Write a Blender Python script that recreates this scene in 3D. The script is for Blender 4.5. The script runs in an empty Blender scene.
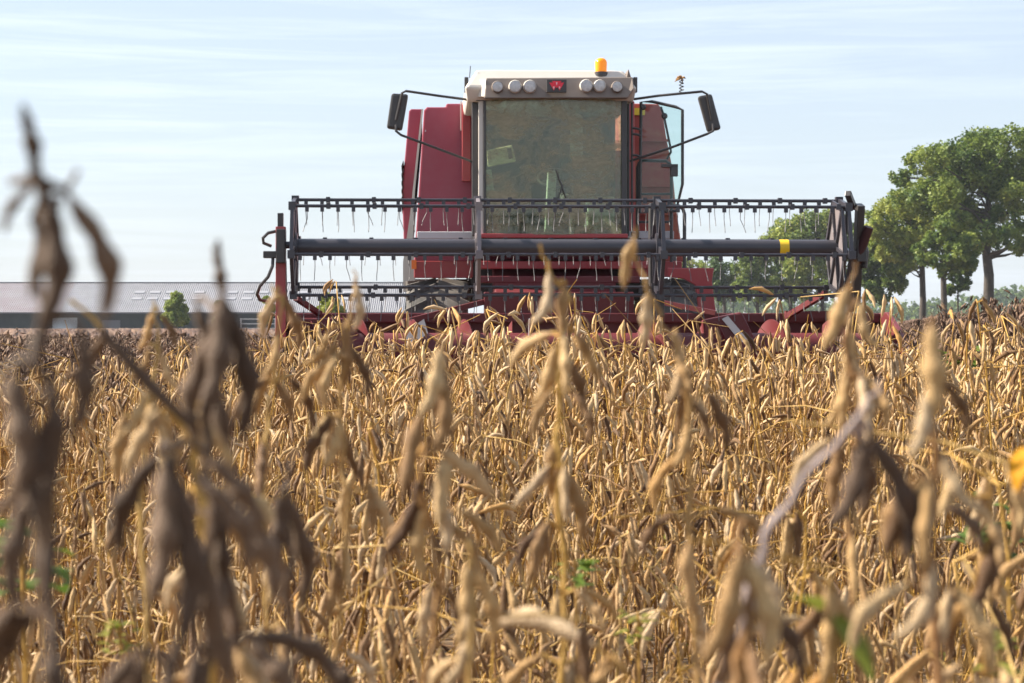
import bpy, bmesh, math, random
import numpy as np
from mathutils import Vector, Matrix, Euler

# ------------------------------------------------------------------ camera, sky, sun, exposure
C = bpy.context.scene.collection
S = bpy.context.scene
F = 2200.0                      # focal length in pixels of a 1024 px wide frame
EYE = 1.2
PITCH = math.atan((341.5 - 328.0) / F)
R_ = math.radians
cam_d = bpy.data.cameras.new('camera')
cam = bpy.data.objects.new('camera', cam_d); C.objects.link(cam)
cam.location = (0, 0, EYE)
cam.rotation_euler = (math.pi / 2 - PITCH, 0, 0)
cam_d.sensor_width = 36.0
cam_d.lens = F / 1024 * 36
cam_d.clip_start = 0.05
cam_d.clip_end = 20000
cam_d.dof.use_dof = True
cam_d.dof.focus_distance = 11.0
cam_d.dof.aperture_fstop = 13.0
S.camera = cam
S.render.resolution_x, S.render.resolution_y = 1024, 683

SUN_EL, SUN_AZ = 39.0, -77.0    # azimuth from +Y (view direction), negative = left
sd = Vector((math.sin(R_(SUN_AZ)) * math.cos(R_(SUN_EL)), math.cos(R_(SUN_AZ)) * math.cos(R_(SUN_EL)), math.sin(R_(SUN_EL))))
W = bpy.data.worlds.new('World'); S.world = W; W.use_nodes = True
wn, wl = W.node_tree.nodes, W.node_tree.links
wn.clear()
wo = wn.new('ShaderNodeOutputWorld'); bg = wn.new('ShaderNodeBackground'); sky = wn.new('ShaderNodeTexSky')
sky.sky_type = 'NISHITA'; sky.sun_disc = False
sky.sun_elevation = R_(SUN_EL); sky.sun_rotation = R_(SUN_AZ)
sky.air_density = 1.0; sky.dust_density = 1.2; sky.ozone_density = 2.2
tc = wn.new('ShaderNodeTexCoord')
# thin streaked cirrus: noise on the sky direction, strongly stretched along the horizon
mp = wn.new('ShaderNodeMapping'); mp.inputs['Scale'].default_value = (3.0, 3.0, 60); mp.inputs['Rotation'].default_value = (0, R_(0.8), 0)
nz = wn.new('ShaderNodeTexNoise'); nz.inputs['Scale'].default_value = 1.6; nz.inputs['Detail'].default_value = 9; nz.inputs['Roughness'].default_value = 0.62
nz.inputs['Distortion'].default_value = 0.6
mp2 = wn.new('ShaderNodeMapping'); mp2.inputs['Scale'].default_value = (2.5, 2.5, 11)
nz2 = wn.new('ShaderNodeTexNoise'); nz2.inputs['Scale'].default_value = 1.1; nz2.inputs['Detail'].default_value = 4
wl.new(tc.outputs['Generated'], mp.inputs['Vector']); wl.new(mp.outputs[0], nz.inputs['Vector'])
wl.new(tc.outputs['Generated'], mp2.inputs['Vector']); wl.new(mp2.outputs[0], nz2.inputs['Vector'])
rp = wn.new('ShaderNodeValToRGB'); rp.color_ramp.elements[0].position = 0.44; rp.color_ramp.elements[1].position = 0.64
wl.new(nz.outputs['Fac'], rp.inputs[0])
rp2 = wn.new('ShaderNodeValToRGB'); rp2.color_ramp.elements[0].position = 0.30; rp2.color_ramp.elements[1].position = 0.66
wl.new(nz2.outputs['Fac'], rp2.inputs[0])
mu = wn.new('ShaderNodeMath'); mu.operation = 'MULTIPLY'
wl.new(rp.outputs[0], mu.inputs[0]); wl.new(rp2.outputs[0], mu.inputs[1])
# a broad thin veil plus the streaks
ma = wn.new('ShaderNodeMath'); ma.operation = 'MULTIPLY_ADD'; ma.inputs[1].default_value = 0.28; ma.inputs[2].default_value = 0.42
ma.use_clamp = True
wl.new(mu.outputs[0], ma.inputs[0])
mx = wn.new('ShaderNodeMix'); mx.data_type = 'RGBA'
wl.new(ma.outputs[0], mx.inputs['Factor']); wl.new(sky.outputs[0], mx.inputs['A'])
mx.inputs['B'].default_value = (8.0, 8.8, 10.2, 1)
wl.new(mx.outputs['Result'], bg.inputs['Color']); bg.inputs['Strength'].default_value = 0.050
wl.new(bg.outputs[0], wo.inputs[0])

sun_d = bpy.data.lights.new('sun', 'SUN'); sun = bpy.data.objects.new('sun', sun_d); C.objects.link(sun)
sun_d.energy = 5.0; sun_d.angle = R_(0.53); sun_d.color = (1.0, 0.90, 0.76)
sun.rotation_euler = sd.to_track_quat('Z', 'Y').to_euler()
S.view_settings.view_transform = 'Standard'; S.view_settings.look = 'None'
S.view_settings.exposure = 1.46; S.view_settings.gamma = 1.0
S.cycles.max_bounces = 8; S.cycles.diffuse_bounces = 2; S.cycles.transparent_max_bounces = 12; S.cycles.volume_bounces = 0

# ------------------------------------------------------------------ helpers
def ray(px, py):
    u = (px - 512) / F; v = -(py - 341.5) / F
    return Vector((u, math.cos(PITCH) + v * math.sin(PITCH), -math.sin(PITCH) + v * math.cos(PITCH)))
def P(px, py, Y):
    d = ray(px, py); return Vector((d.x * Y / d.y, Y, EYE + d.z * Y / d.y))
YAW = R_(2.24); MT = Vector((P(572, 300, 21.5).x, 21.5, 0))
def L(px, py, yl):
    """point in the harvester's own frame, on its plane y = yl"""
    d = ray(px, py); s, c = math.sin(YAW), math.cos(YAW)
    t = (yl - (s * MT.x - c * MT.y)) / (-s * d.x + c * d.y)
    X, Y = t * d.x - MT.x, t * d.y - MT.y
    return Vector((c * X + s * Y, yl, EYE + t * d.z))

def material(name, col, rough=0.6, metal=0.0, col2=None, scale=6.0, contrast=(0.35, 0.65), bump=0.0, bscale=40.0, spec=0.5, dust=None, dust_amt=0.3):
    m = bpy.data.materials.new(name); m.use_nodes = True
    n, l = m.node_tree.nodes, m.node_tree.links
    b = n['Principled BSDF']; b.inputs['Base Color'].default_value = (*col, 1)
    b.inputs['Roughness'].default_value = rough; b.inputs['Metallic'].default_value = metal
    b.inputs['Specular IOR Level'].default_value = spec
    t = n.new('ShaderNodeTexCoord')
    out = None
    if col2:
        z = n.new('ShaderNodeTexNoise'); z.inputs['Scale'].default_value = scale; z.inputs['Detail'].default_value = 7; z.inputs['Roughness'].default_value = 0.65
        l.new(t.outputs['Object'], z.inputs['Vector'])
        r = n.new('ShaderNodeValToRGB'); r.color_ramp.elements[0].position, r.color_ramp.elements[1].position = contrast
        r.color_ramp.elements[0].color = (*col, 1); r.color_ramp.elements[1].color = (*col2, 1)
        l.new(z.outputs['Fac'], r.inputs[0]); out = r.outputs[0]
    if dust:
        z = n.new('ShaderNodeTexNoise'); z.inputs['Scale'].default_value = 2.3; z.inputs['Detail'].default_value = 9; z.inputs['Roughness'].default_value = 0.7
        l.new(t.outputs['Object'], z.inputs['Vector'])
        r = n.new('ShaderNodeMapRange'); r.inputs[1].default_value = 0.35; r.inputs[2].default_value = 0.75; r.inputs[3].default_value = 0.06; r.inputs[4].default_value = dust_amt
        l.new(z.outputs['Fac'], r.inputs[0])
        x = n.new('ShaderNodeMix'); x.data_type = 'RGBA'; x.inputs['B'].default_value = (*dust, 1)
        l.new(r.outputs[0], x.inputs['Factor'])
        if out: l.new(out, x.inputs['A'])
        else: x.inputs['A'].default_value = (*col, 1)
        out = x.outputs['Result']
    if out: l.new(out, b.inputs['Base Color'])
    if bump:
        z = n.new('ShaderNodeTexNoise'); z.inputs['Scale'].default_value = bscale; z.inputs['Detail'].default_value = 5
        l.new(t.outputs['Object'], z.inputs['Vector'])
        q = n.new('ShaderNodeBump'); q.inputs['Strength'].default_value = bump; q.inputs['Distance'].default_value = 0.02
        l.new(z.outputs['Fac'], q.inputs['Height']); l.new(q.outputs[0], b.inputs['Normal'])
    return m

class MB:
    def __init__(s): s.v, s.f, s.mi, s.cur = [], [], [], 0
    def add(s, vs, fs):
        o = len(s.v); s.v += [tuple(p) for p in vs]
        for f in fs: s.f.append(tuple(i + o for i in f)); s.mi.append(s.cur)
        return s
    def box(s, c, d, rot=None):
        x, y, z = d[0] / 2, d[1] / 2, d[2] / 2; c = Vector(c)
        vs = [Vector(p) for p in ((-x,-y,-z),(x,-y,-z),(x,y,-z),(-x,y,-z),(-x,-y,z),(x,-y,z),(x,y,z),(-x,y,z))]
        if rot is not None:
            M = Euler(rot).to_matrix(); vs = [M @ p for p in vs]
        return s.add([c + p for p in vs], [(0,3,2,1),(4,5,6,7),(0,1,5,4),(1,2,6,5),(2,3,7,6),(3,0,4,7)])
    def prism(s, pts, vec):
        """closed outline pts, pushed along vec"""
        n = len(pts); vec = Vector(vec); p2 = [Vector(p) + vec for p in pts]
        return s.add(list(pts) + p2, [tuple(range(n)), tuple(range(2*n-1, n-1, -1))] + [(i, i+n, (i+1)%n+n, (i+1)%n) for i in range(n)])
    def bar(s, a, b, w, h=None):
        """square section bar from a to b"""
        a, b = Vector(a), Vector(b); h = h or w; d = (b - a).normalized()
        up = Vector((0,0,1)) if abs(d.z) < 0.9 else Vector((0,1,0))
        x = d.cross(up).normalized() * w / 2; y = x.cross(d).normalized() * h / 2
        return s.add([a-x-y, a+x-y, a+x+y, a-x+y, b-x-y, b+x-y, b+x+y, b-x+y], [(0,3,2,1),(4,5,6,7),(0,1,5,4),(1,2,6,5),(2,3,7,6),(3,0,4,7)])
    def tube(s, pts, r, n=8, closed=False):
        pts = [Vector(p) for p in pts]; m = len(pts); rs = r if isinstance(r, (list, tuple)) else [r] * m
        prev = None; vs = []
        for i, p in enumerate(pts):
            a = pts[(i-1) % m] if (i or closed) else p; b = pts[(i+1) % m] if (i < m-1 or closed) else p
            d = (b - a).normalized()
            if prev is None:
                up = Vector((0,0,1)) if abs(d.z) < 0.9 else Vector((1,0,0)); x = d.cross(up).normalized()
            else: x = (prev - d * prev.dot(d)).normalized()
            prev = x; y = d.cross(x)
            vs += [p + (x * math.cos(2*math.pi*k/n) + y * math.sin(2*math.pi*k/n)) * rs[i] for k in range(n)]
        fs = [(i*n+k, i*n+(k+1)%n, (i+1)*n+(k+1)%n, (i+1)*n+k) for i in range(m-1) for k in range(n)]
        if closed: fs += [((m-1)*n+k, (m-1)*n+(k+1)%n, (k+1)%n, k) for k in range(n)]
        else: fs += [tuple(range(n-1, -1, -1)), tuple(range((m-1)*n, m*n))]
        return s.add(vs, fs)
    def lathe(s, prof, c, axis='x', n=28):
        """profile [(along, radius)] turned about an axis through c"""
        c = Vector(c); m = len(prof); vs = []
        for a, r in prof:
            for k in range(n):
                t = 2*math.pi*k/n; p = (a, r*math.cos(t), r*math.sin(t))
                vs.append(c + Vector(p if axis == 'x' else (p[1], p[0], p[2]) if axis == 'y' else (p[1], p[2], p[0])))
        fs = [(i*n+k, (i+1)*n+k, (i+1)*n+(k+1)%n, i*n+(k+1)%n) for i in range(m-1) for k in range(n)]
        fs += [tuple(range(n)), tuple(range(m*n-1, (m-1)*n-1, -1))]
        return s.add(vs, fs)
    def build(s, name, mats, parent=None, smooth=False, bevel=0.0):
        me = bpy.data.meshes.new(name); me.from_pydata(s.v, [], s.f)
        for m in (mats if isinstance(mats, (list, tuple)) else [mats]): me.materials.append(m)
        me.polygons.foreach_set('material_index', s.mi)
        bm = bmesh.new(); bm.from_mesh(me); bmesh.ops.recalc_face_normals(bm, faces=bm.faces); bm.to_mesh(me); bm.free()
        if smooth:
            me.polygons.foreach_set('use_smooth', [True] * len(me.polygons))
            me.set_sharp_from_angle(angle=R_(40))
        o = bpy.data.objects.new(name, me); C.objects.link(o)
        if parent: o.parent = parent
        if bevel:
            b = o.modifiers.new('bevel', 'BEVEL'); b.width = bevel; b.segments = 2; b.limit_method = 'ANGLE'; b.angle_limit = R_(50)
        return o

def tag(o, label=None, cat=None, group=None, kind=None):
    for k, v in (('label', label), ('category', cat), ('group', group), ('kind', kind)):
        if v: o[k] = v
    return o
def empty(name, loc, rz=0.0, parent=None):
    o = bpy.data.objects.new(name, None); C.objects.link(o); o.empty_display_size = 0.1
    o.location = loc; o.rotation_euler = (0, 0, rz)
    if parent: o.parent = parent
    return o
def np_mesh(name, V, Fq, mats, attrs=None, smooth=False, mi=None):
    """V (n,3), Fq (m,k) equal-sided faces -> one mesh datablock, quickly"""
    me = bpy.data.meshes.new(name); m, k = Fq.shape
    me.vertices.add(len(V)); me.vertices.foreach_set('co', np.ascontiguousarray(V, dtype=np.float32).ravel())
    me.loops.add(m * k); me.loops.foreach_set('vertex_index', np.ascontiguousarray(Fq, dtype=np.int32).ravel())
    me.polygons.add(m); me.polygons.foreach_set('loop_start', np.arange(0, m * k, k, dtype=np.int32))
    me.polygons.foreach_set('loop_total', np.full(m, k, dtype=np.int32))
    if smooth: me.polygons.foreach_set('use_smooth', np.ones(m, dtype=bool))
    for mt in (mats if isinstance(mats, (list, tuple)) else [mats]): me.materials.append(mt)
    if mi is not None: me.polygons.foreach_set('material_index', mi.astype(np.int32))
    for a, arr in (attrs or {}).items():
        at = me.attributes.new(a, 'FLOAT', 'POINT'); at.data.foreach_set('value', np.ascontiguousarray(arr, dtype=np.float32))
    me.update(calc_edges=True)
    return me

def smooth01(t): t = np.clip(t, 0, 1); return t * t * (3 - 2 * t)
def terrain(x, y):
    x = np.asarray(x, float); y = np.asarray(y, float)
    edge = 3.75 + (y - 21.5) * 0.16
    edge = np.where(y < 21.5, 3.75 - (21.5 - y) * 0.19, edge)
    rise = 0.36 * smooth01((x - edge) / 1.4) * smooth01((y - 8) / 12) * (1 - 0.35 * smooth01((y - 60) / 200))
    dip = -0.16 * (1 - smooth01((y - 2) / 6.5))
    return rise + dip + 0.02 * np.sin(x * 1.7 + 1) * np.cos(y * 0.9)
# ------------------------------------------------------------------ setting: ground, haze, barn, trees
m_soil = material('soil', (0.06, 0.036, 0.018), 0.95, col2=(0.16, 0.10, 0.045), scale=25.0, bump=0.6, bscale=18)
def make_ground():
    ys = np.concatenate([np.linspace(-30, 0, 8), np.linspace(1, 60, 100), np.geomspace(62, 2400, 40)])
    xs = np.concatenate([-np.geomspace(1500, 21, 24), np.linspace(-20, 20, 81), np.geomspace(21, 1500, 24)])
    X, Y = np.meshgrid(xs, ys); Z = terrain(X, Y)
    V = np.stack([X, Y, Z], -1).reshape(-1, 3); nx = len(xs)
    i = np.arange((len(ys)-1) * nx).reshape(-1, nx)[:, :-1].ravel()
    Fq = np.stack([i, i+1, i+nx+1, i+nx], -1)
    o = bpy.data.objects.new('ground', np_mesh('ground', V, Fq, m_soil, smooth=True)); C.objects.link(o)
    tag(o, kind='structure')
make_ground()

# air: one even box of thin haze
hz = bpy.data.materials.new('haze_air'); hz.use_nodes = True
hz.node_tree.nodes.remove(hz.node_tree.nodes['Principled BSDF'])
pv = hz.node_tree.nodes.new('ShaderNodeVolumePrincipled'); pv.inputs['Density'].default_value = 0.00013; pv.inputs['Color'].default_value = (0.82, 0.91, 1.0, 1)
pv.inputs['Anisotropy'].default_value = 0.1
hz.node_tree.links.new(pv.outputs[0], hz.node_tree.nodes['Material Output'].inputs['Volume'])
hb = MB(); hb.box((0, 1185, 19.5), (3100, 2470, 43)); ho = hb.build('haze', hz); tag(ho, kind='stuff')

# ---- barn far behind the field, left
BY = 390.0
m_roof = material('fibre_cement_roof', (0.21, 0.22, 0.255), 0.8, col2=(0.17, 0.177, 0.205), scale=0.25)
def corrugate(m, freq, axis=0, amt=0.35):
    n, l = m.node_tree.nodes, m.node_tree.links
    b = n['Principled BSDF']; w = n.new('ShaderNodeTexWave'); w.bands_direction = 'XYZ'[axis]; w.inputs['Scale'].default_value = freq
    t = n.new('ShaderNodeTexCoord'); l.new(t.outputs['Object'], w.inputs['Vector'])
    q = n.new('ShaderNodeBump'); q.inputs['Strength'].default_value = amt; q.inputs['Distance'].default_value = 0.3
    l.new(w.outputs['Fac'], q.inputs['Height']); l.new(q.outputs[0], b.inputs['Normal'])
corrugate(m_roof, 0.85, 0, .8)
m_roof2 = material('reddish_roof_sheets', (0.215, 0.21, 0.24), 0.8, col2=(0.185, 0.16, 0.185), scale=0.3); corrugate(m_roof2, 0.85, 0, .8)
m_sky = material('translucent_roof_sheet', (0.245, 0.255, 0.29), 0.8)
m_bwall = material('dark_green_barn_boards', (0.015, 0.022, 0.028), 0.9, col2=(0.025, 0.033, 0.038), scale=0.6, spec=0.05)
m_bdoor = material('pale_barn_door', (0.45, 0.52, 0.56), 0.6)
m_trim = material('dark_roof_trim', (0.10, 0.10, 0.12), 0.6)
def barn():
    xl, xr = P(-60, 300, BY).x, P(404, 300, BY).x
    zr, ze = P(0, 283.5, BY + 14).z, P(0, 313, BY).z
    e = empty('barn', ((xl + xr) / 2, BY, 0)); tag(e, 'long low farm shed with pale corrugated roof behind the soybean field', 'barn')
    W2 = (xr - xl) / 2; D = 28.0
    w = MB(); w.prism([(-W2+.6, .8, -.5), (W2-.6, .8, -.5), (W2-.6, D-.8, -.5), (-W2+.6, D-.8, -.5)], (0, 0, ze + .4))
    for s in (-1, 1):
        x = s * (W2 - .7); w.prism([(x, .8, ze-.1), (x, D-.8, ze-.1), (x, D/2, zr-.35)], (.1, 0, 0))
    w.build('wall', m_bwall, e)
    def slope(x0, x1, name, m, parent, lift=0.0, f0=0.0, f1=1.0):
        b = MB(); y0, y1 = D/2*f0, D/2*f1; z0, z1 = ze + (zr-ze)*f0 + lift, ze + (zr-ze)*f1 + lift
        b.prism([(x0, y0, z0), (x1, y0, z0), (x1, y1, z1), (x0, y1, z1)], (0, 0, 0.12)); return b.build(name, m, parent)
    xm = P(60, 300, BY).x - (xl + xr) / 2
    b = MB(); b.prism([(xm, 0, ze), (W2, 0, ze), (W2, D/2, zr), (xm, D/2, zr)], (0, 0, .15))
    b.prism([(xm, D, ze), (W2, D, ze), (W2, D/2, zr), (xm, D/2, zr)], (0, 0, .15)); roof = b.build('roof', m_roof, e)
    b = MB(); b.prism([(-W2, 0, ze), (xm-.02, 0, ze), (xm-.02, D/2, zr), (-W2, D/2, zr)], (0, 0, .15))
    b.prism([(-W2, D, ze), (xm-.02, D, ze), (xm-.02, D/2, zr), (-W2, D/2, zr)], (0, 0, .15)); r2 = b.build('roof', m_roof2, e); r2['label'] = 'reddish roof section'
    MB().box((0, D/2, zr + .18), (2*W2, .5, .18)).build('ridge_cap', m_trim, roof)
    MB().box((0, -.12, ze + .02), (2*W2, .2, .25)).build('gutter', m_trim, roof)
    for px in (131, 147, 163, 226, 243, 258, 192, 300, 345):
        for f in (0.40, 0.62):
            x = P(px, 300, BY).x - (xl + xr) / 2; slope(x - .9, x + .9, 'skylight', m_sky, roof, .17, f, f + .07)
    cx = (xl + xr) / 2
    d = MB(); x0, x1 = P(51, 0, BY).x - cx, P(76, 0, BY).x - cx
    d.box(((x0+x1)/2, .72, 1.5), (x1-x0, .16, 3.0)); d.build('door', m_bdoor, e)
    for px in (110, 215, 300, 360):
        x = P(px, 0, BY).x - cx; MB().box((x, .74, 1.4), (3.2, .12, 2.4)).build('door', m_trim, e)['label'] = 'dark shed door'
barn()
m_fence = material('pale_fence_paint', (0.5, 0.5, 0.48), 0.7)
def gate():
    e = empty('field_gate', P(258, 330, 330.0) * 1.0); e.location.z = 0
    tag(e, 'small pale field gate standing in front of the shed', 'gate')
    w = 2.6; h = P(0, 319, 330).z
    f = MB()
    for z in (h, h*.72, h*.45): f.bar((-w, 0, z), (w, 0, z), .14)
    f.build('rail', m_fence, e)
    for x in (-w, w): MB().bar((x, 0, 0), (x, 0, h + .1), .22).build('post', m_fence, e)
gate()

# ---- trees
def leaf_material(name, cols, attr='tint'):
    m = bpy.data.materials.new(name); m.use_nodes = True; n, l = m.node_tree.nodes, m.node_tree.links
    b = n['Principled BSDF']; b.inputs['Roughness'].default_value = 0.55; b.inputs['Specular IOR Level'].default_value = 0.3
    a = n.new('ShaderNodeAttribute'); a.attribute_name = attr
    r = n.new('ShaderNodeValToRGB'); e = r.color_ramp.elements
    for i, c in enumerate(cols):
        p = i / (len(cols) - 1)
        if i < 2: e[i].position = 0 if i == 0 else 1
        if i == 0: e[0].color = (*c, 1)
        elif i == len(cols) - 1: pass
        else: q = e.new(p); q.color = (*c, 1)
    e[len(e)-1].color = (*cols[-1], 1)
    l.new(a.outputs['Fac'], r.inputs[0]); l.new(r.outputs[0], b.inputs['Base Color'])
    t = n.new('ShaderNodeBsdfTranslucent'); l.new(r.outputs[0], t.inputs['Color'])
    x = n.new('ShaderNodeMixShader'); x.inputs[0].default_value = 0.35
    l.new(b.outputs[0], x.inputs[1]); l.new(t.outputs[0], x.inputs[2]); l.new(x.outputs[0], n['Material Output'].inputs['Surface'])
    return m
m_leaf = leaf_material('tree_leaf', [(0.03, 0.062, 0.016), (0.075, 0.13, 0.028), (0.2, 0.26, 0.05), (0.36, 0.39, 0.09)])
m_bark = material('tree_bark', (0.035, 0.028, 0.022), 0.9, col2=(0.065, 0.052, 0.042), scale=1.5, bump=0.5, bscale=4)

def leaf_cloud(centers, radii, n_per, size, rng, tints):
    Vs, Ts = [], []
    for c, r, n, t in zip(centers, radii, n_per, tints):
        d = rng.normal(size=(n, 3)); d /= np.linalg.norm(d, axis=1)[:, None]
        # uneven lobe: small sub-clumps inside
        k = max(8, n // 60); cc = rng.normal(size=(k, 3)); cc /= np.linalg.norm(cc, axis=1)[:, None]; cc *= (0.45 + 0.55 * rng.random((k, 1)) ** 0.5) * r
        w = rng.integers(0, k, n)
        p = c + cc[w] * np.array([1, 1, 0.85]) + d * (rng.random((n, 1)) ** 0.7) * r * 0.42
        a = rng.normal(size=(n, 3)); a[:, 2] *= 0.6; a /= np.linalg.norm(a, axis=1)[:, None]
        b = np.cross(a, rng.normal(size=(n, 3))); b /= np.linalg.norm(b, axis=1)[:, None]
        s = size * (0.6 + 0.8 * rng.random((n, 1)))
        q = np.stack([p - a*s*.5, p + b*s*.32, p + a*s*.5, p - b*s*.32], 1)
        Vs.append(q.reshape(-1, 3)); ct = rng.random(k) * 0.35
        Ts.append(np.repeat(np.clip(t + ct[w] + rng.random(n) * 0.25 - 0.25, 0, 1), 4))
    V = np.concatenate(Vs); T = np.concatenate(Ts); return V, T
def make_tree(base_px, Y, lobes, label, seed, trunk_top, trunk_w, density=1.0, leaf=0.34, name='broadleaf_tree', cat='tree', group=None, tint=0.35, trunk_mid=None):
    rng = np.random.default_rng(seed); rnd = random.Random(seed)
    b0 = P(base_px, 328, Y); base = Vector((b0.x, Y, 0)); s = Y / F
    root = empty(name, base); tag(root, label, cat, group)
    xs = [l[0] for l in lobes]; half = (max(xs) - min(xs)) / 2 * s
    cs, rs, ns, ts = [], [], [], []
    for (px, py, r) in lobes:
        p = P(px, py, Y) - base; off = (px - (max(xs)+min(xs))/2) * s
        room = math.sqrt(max(0.05, 1 - (off / (half * 1.15 + .01)) ** 2)) * half
        for k in range(2):
            dy = rnd.uniform(-0.25, 0.85) * room * (-1 if k == 0 else 1)
            rr = r * s * rnd.uniform(.9, 1.2)
            c = Vector((p.x + rnd.uniform(-.2, .2) * rr, dy, p.z + rnd.uniform(-.15, .15) * rr))
            cs.append(np.array(c)); rs.append(rr); ns.append(int(380 * density * max(1, rr * rr) / (leaf / .34) ** 1.6)); ts.append(tint + rnd.uniform(-.08, .34))
    V, T = leaf_cloud(cs, rs, ns, leaf, rng, ts)
    Fq = np.arange(len(V)).reshape(-1, 4)
    o = bpy.data.objects.new('crown', np_mesh('crown', V, Fq, m_leaf, {'tint': T})); C.objects.link(o); o.parent = root
    t = MB(); top = P(trunk_top[0], trunk_top[1], Y) - base; w = trunk_w * s
    fork = Vector(top)
    mid = (P(trunk_mid[0], trunk_mid[1], Y) - base) if trunk_mid else Vector((fork.x * .5 + w * .15, 0, fork.z * .5))
    t.tube([(0, 0, -.3), (0, 0, .4), mid, fork], [w * .72, w * .55, w * .45, w * .38], 10)
    ltop = Vector((sum(c[0] for c in cs) / len(cs) * .5 + fork.x * .5, 0, max(c[2] for c in cs)))
    lp_ = [fork, fork.lerp(ltop, .35) + Vector((w * .5, 0, 0)), fork.lerp(ltop, .7) - Vector((w * .3, 0, 0)), ltop]
    t.tube(lp_, [w * .36, w * .24, w * .14, w * .04], 8)
    def leader(z):
        if z <= fork.z: return mid.lerp(fork, max(0, min(1, (z - mid.z) / max(.01, fork.z - mid.z))))
        for a_, b_ in zip(lp_[:-1], lp_[1:]):
            if z <= b_.z: return a_.lerp(b_, (z - a_.z) / max(.01, b_.z - a_.z))
        return ltop
    for c, r in zip(cs, rs):
        c = Vector(c) ; m_ = fork.lerp(c, .5) + Vector((rnd.uniform(-.3, .3), rnd.uniform(-.3, .3), rnd.uniform(-.1, .4))) * r
        hz_ = max(fork.z * .55, min(c.z - r * rnd.uniform(.8, 1.8), ltop.z * .95)); st = leader(hz_)
        m_ = st.lerp(c, .5) + Vector((rnd.uniform(-.3, .3), rnd.uniform(-.3, .3), rnd.uniform(-.4, .1))) * r
        t.tube([st, m_, c], [w * .17, w * .08, w * .02], 6)
        for _ in range(2):
            e2 = c + Vector((rnd.uniform(-1, 1), rnd.uniform(-1, 1), rnd.uniform(-.3, 1))) * r * .7
            t.tube([m_.lerp(c, .5), e2], [w * .04, w * .012], 5)
    t.build('trunk', m_bark, root, smooth=True)
    return root
make_tree(988, 215, [(975,147,18),(998,144,18),(1018,165,19),(948,160,17),(926,163,14),(955,185,21),(988,178,23),(1015,200,20),(912,192,14),(934,200,18),(968,212,18),(1002,222,16),(1030,232,13),(952,232,14),(1046,190,22),(1040,160,16),(972,238,14),(1004,244,11),(948,222,13),(1024,250,9),(900,176,8)],
          'tallest tree, its forked dark trunk standing bare under a wide crown at right edge', 1, (985, 240), 11, 1.2, trunk_mid=(989, 275))
make_tree(922, 225, [(896,206,14),(880,218,12),(906,226,17),(886,236,15),(922,236,15),(930,214,14),(900,250,12),(872,230,9),(882,252,12),(915,256,13),(868,245,8),(905,266,9)],
          'rounded green tree just left of the tallest one, single slim trunk', 2, (922, 262), 7, 1.1, tint=.5)
make_tree(943, 205, [(940,236,13),(950,252,12),(962,246,12),(928,252,11),(945,222,10),(972,250,9),(938,264,10),(955,266,9),(970,262,8)],
          'slim tree with dark straight trunk filling the gap between two bigger trees', 3, (943, 262), 7, 1.1, tint=.3)
make_tree(957, 235, [(955,277,6),(963,284,7),(951,290,5),(966,272,5)],
          'small sapling with thin stem hanging below the big crowns', 4, (958, 285), 2, 1.6, .26, tint=.2)
make_tree(884, 230, [(868,252,12),(880,264,13),(867,277,12),(891,284,12),(878,294,11),(893,268,12),(900,280,9),(866,262,12),(870,290,10),(862,272,10)],
          'low bushy tree right of the reel with crown nearly to the ground', 5, (882, 290), 4, 1.2, tint=.25)
RT = 'trees in the row seen behind the reel'
make_tree(822, 300, [(800,232,15),(822,226,15),(842,234,12),(812,250,17),(838,256,14),(826,276,14),(846,282,11),(812,292,11),(790,238,15),(806,224,14),(832,220,11),(800,262,14),(850,268,11),(798,282,12)],
          'tall tree directly behind the right end plate of the reel', 6, (822, 285), 5, 1.0, .42, group=RT, tint=.5)
make_tree(790, 310, [(776,240,11),(786,258,14),(774,274,11),(798,274,13),(788,290,12),(768,256,8),(780,228,9),(770,246,10),(778,288,11)],
          'tree with knobbly side top just left of the tallest in the row', 7, (790, 292), 5, 1.0, .42, group=RT, tint=.4)
make_tree(757, 300, [(752,262,11),(764,272,12),(750,282,11),(762,292,11),(742,268,10),(744,290,10),(766,256,9)],
          'middle tree of the row, seen under the yellow band on the reel tube', 8, (757, 292), 4, 1.0, .42, group=RT, tint=.4)
make_tree(724, 310, [(722,268,11),(733,278,11),(716,284,11),(728,294,10),(712,272,9),(740,290,9)],
          'tree of the row right beside the red ladder guard', 9, (724, 292), 4, 1.0, .42, group=RT, tint=.2)
make_tree(694, 320, [(696,268,10),(688,280,9),(702,284,9),(692,296,9),(680,264,8)],
          'leftmost tree of the row, half hidden by the red ladder guard', 10, (694, 292), 4, 1.0, .42, group=RT, tint=.55)
make_tree(176, 240, [(176,298,6),(172,307,7),(181,309,7),(176,318,8),(168,318,5),(184,320,5)],
          'round leafy bush in front of the shed roof', 11, (176, 310), 1.6, 1.8, .24, name='bush', cat='bush', tint=.45)
make_tree(222, 240, [(218,304,3),(223,312,5),(219,322,5),(227,321,4)],
          'thin dark shrub beside the twig in front of the shed', 12, (222, 315), 1.2, 1.8, .24, name='bush', cat='bush', tint=.1)
make_tree(330, 120, [(326,300,5),(334,303,6),(330,311,7),(338,312,5),(322,312,5)],
          'light green bush seen through the left end of the reel', 13, (330, 312), 1.2, 2.6, .14, name='bush', cat='bush', tint=.7)
make_tree(268, 150, [(266,300,3),(271,308,4),(267,318,5)],
          'narrow green shrub behind the red post of the header', 14, (268, 312), 1.0, 2.6, .14, name='bush', cat='bush', tint=.6)

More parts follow.
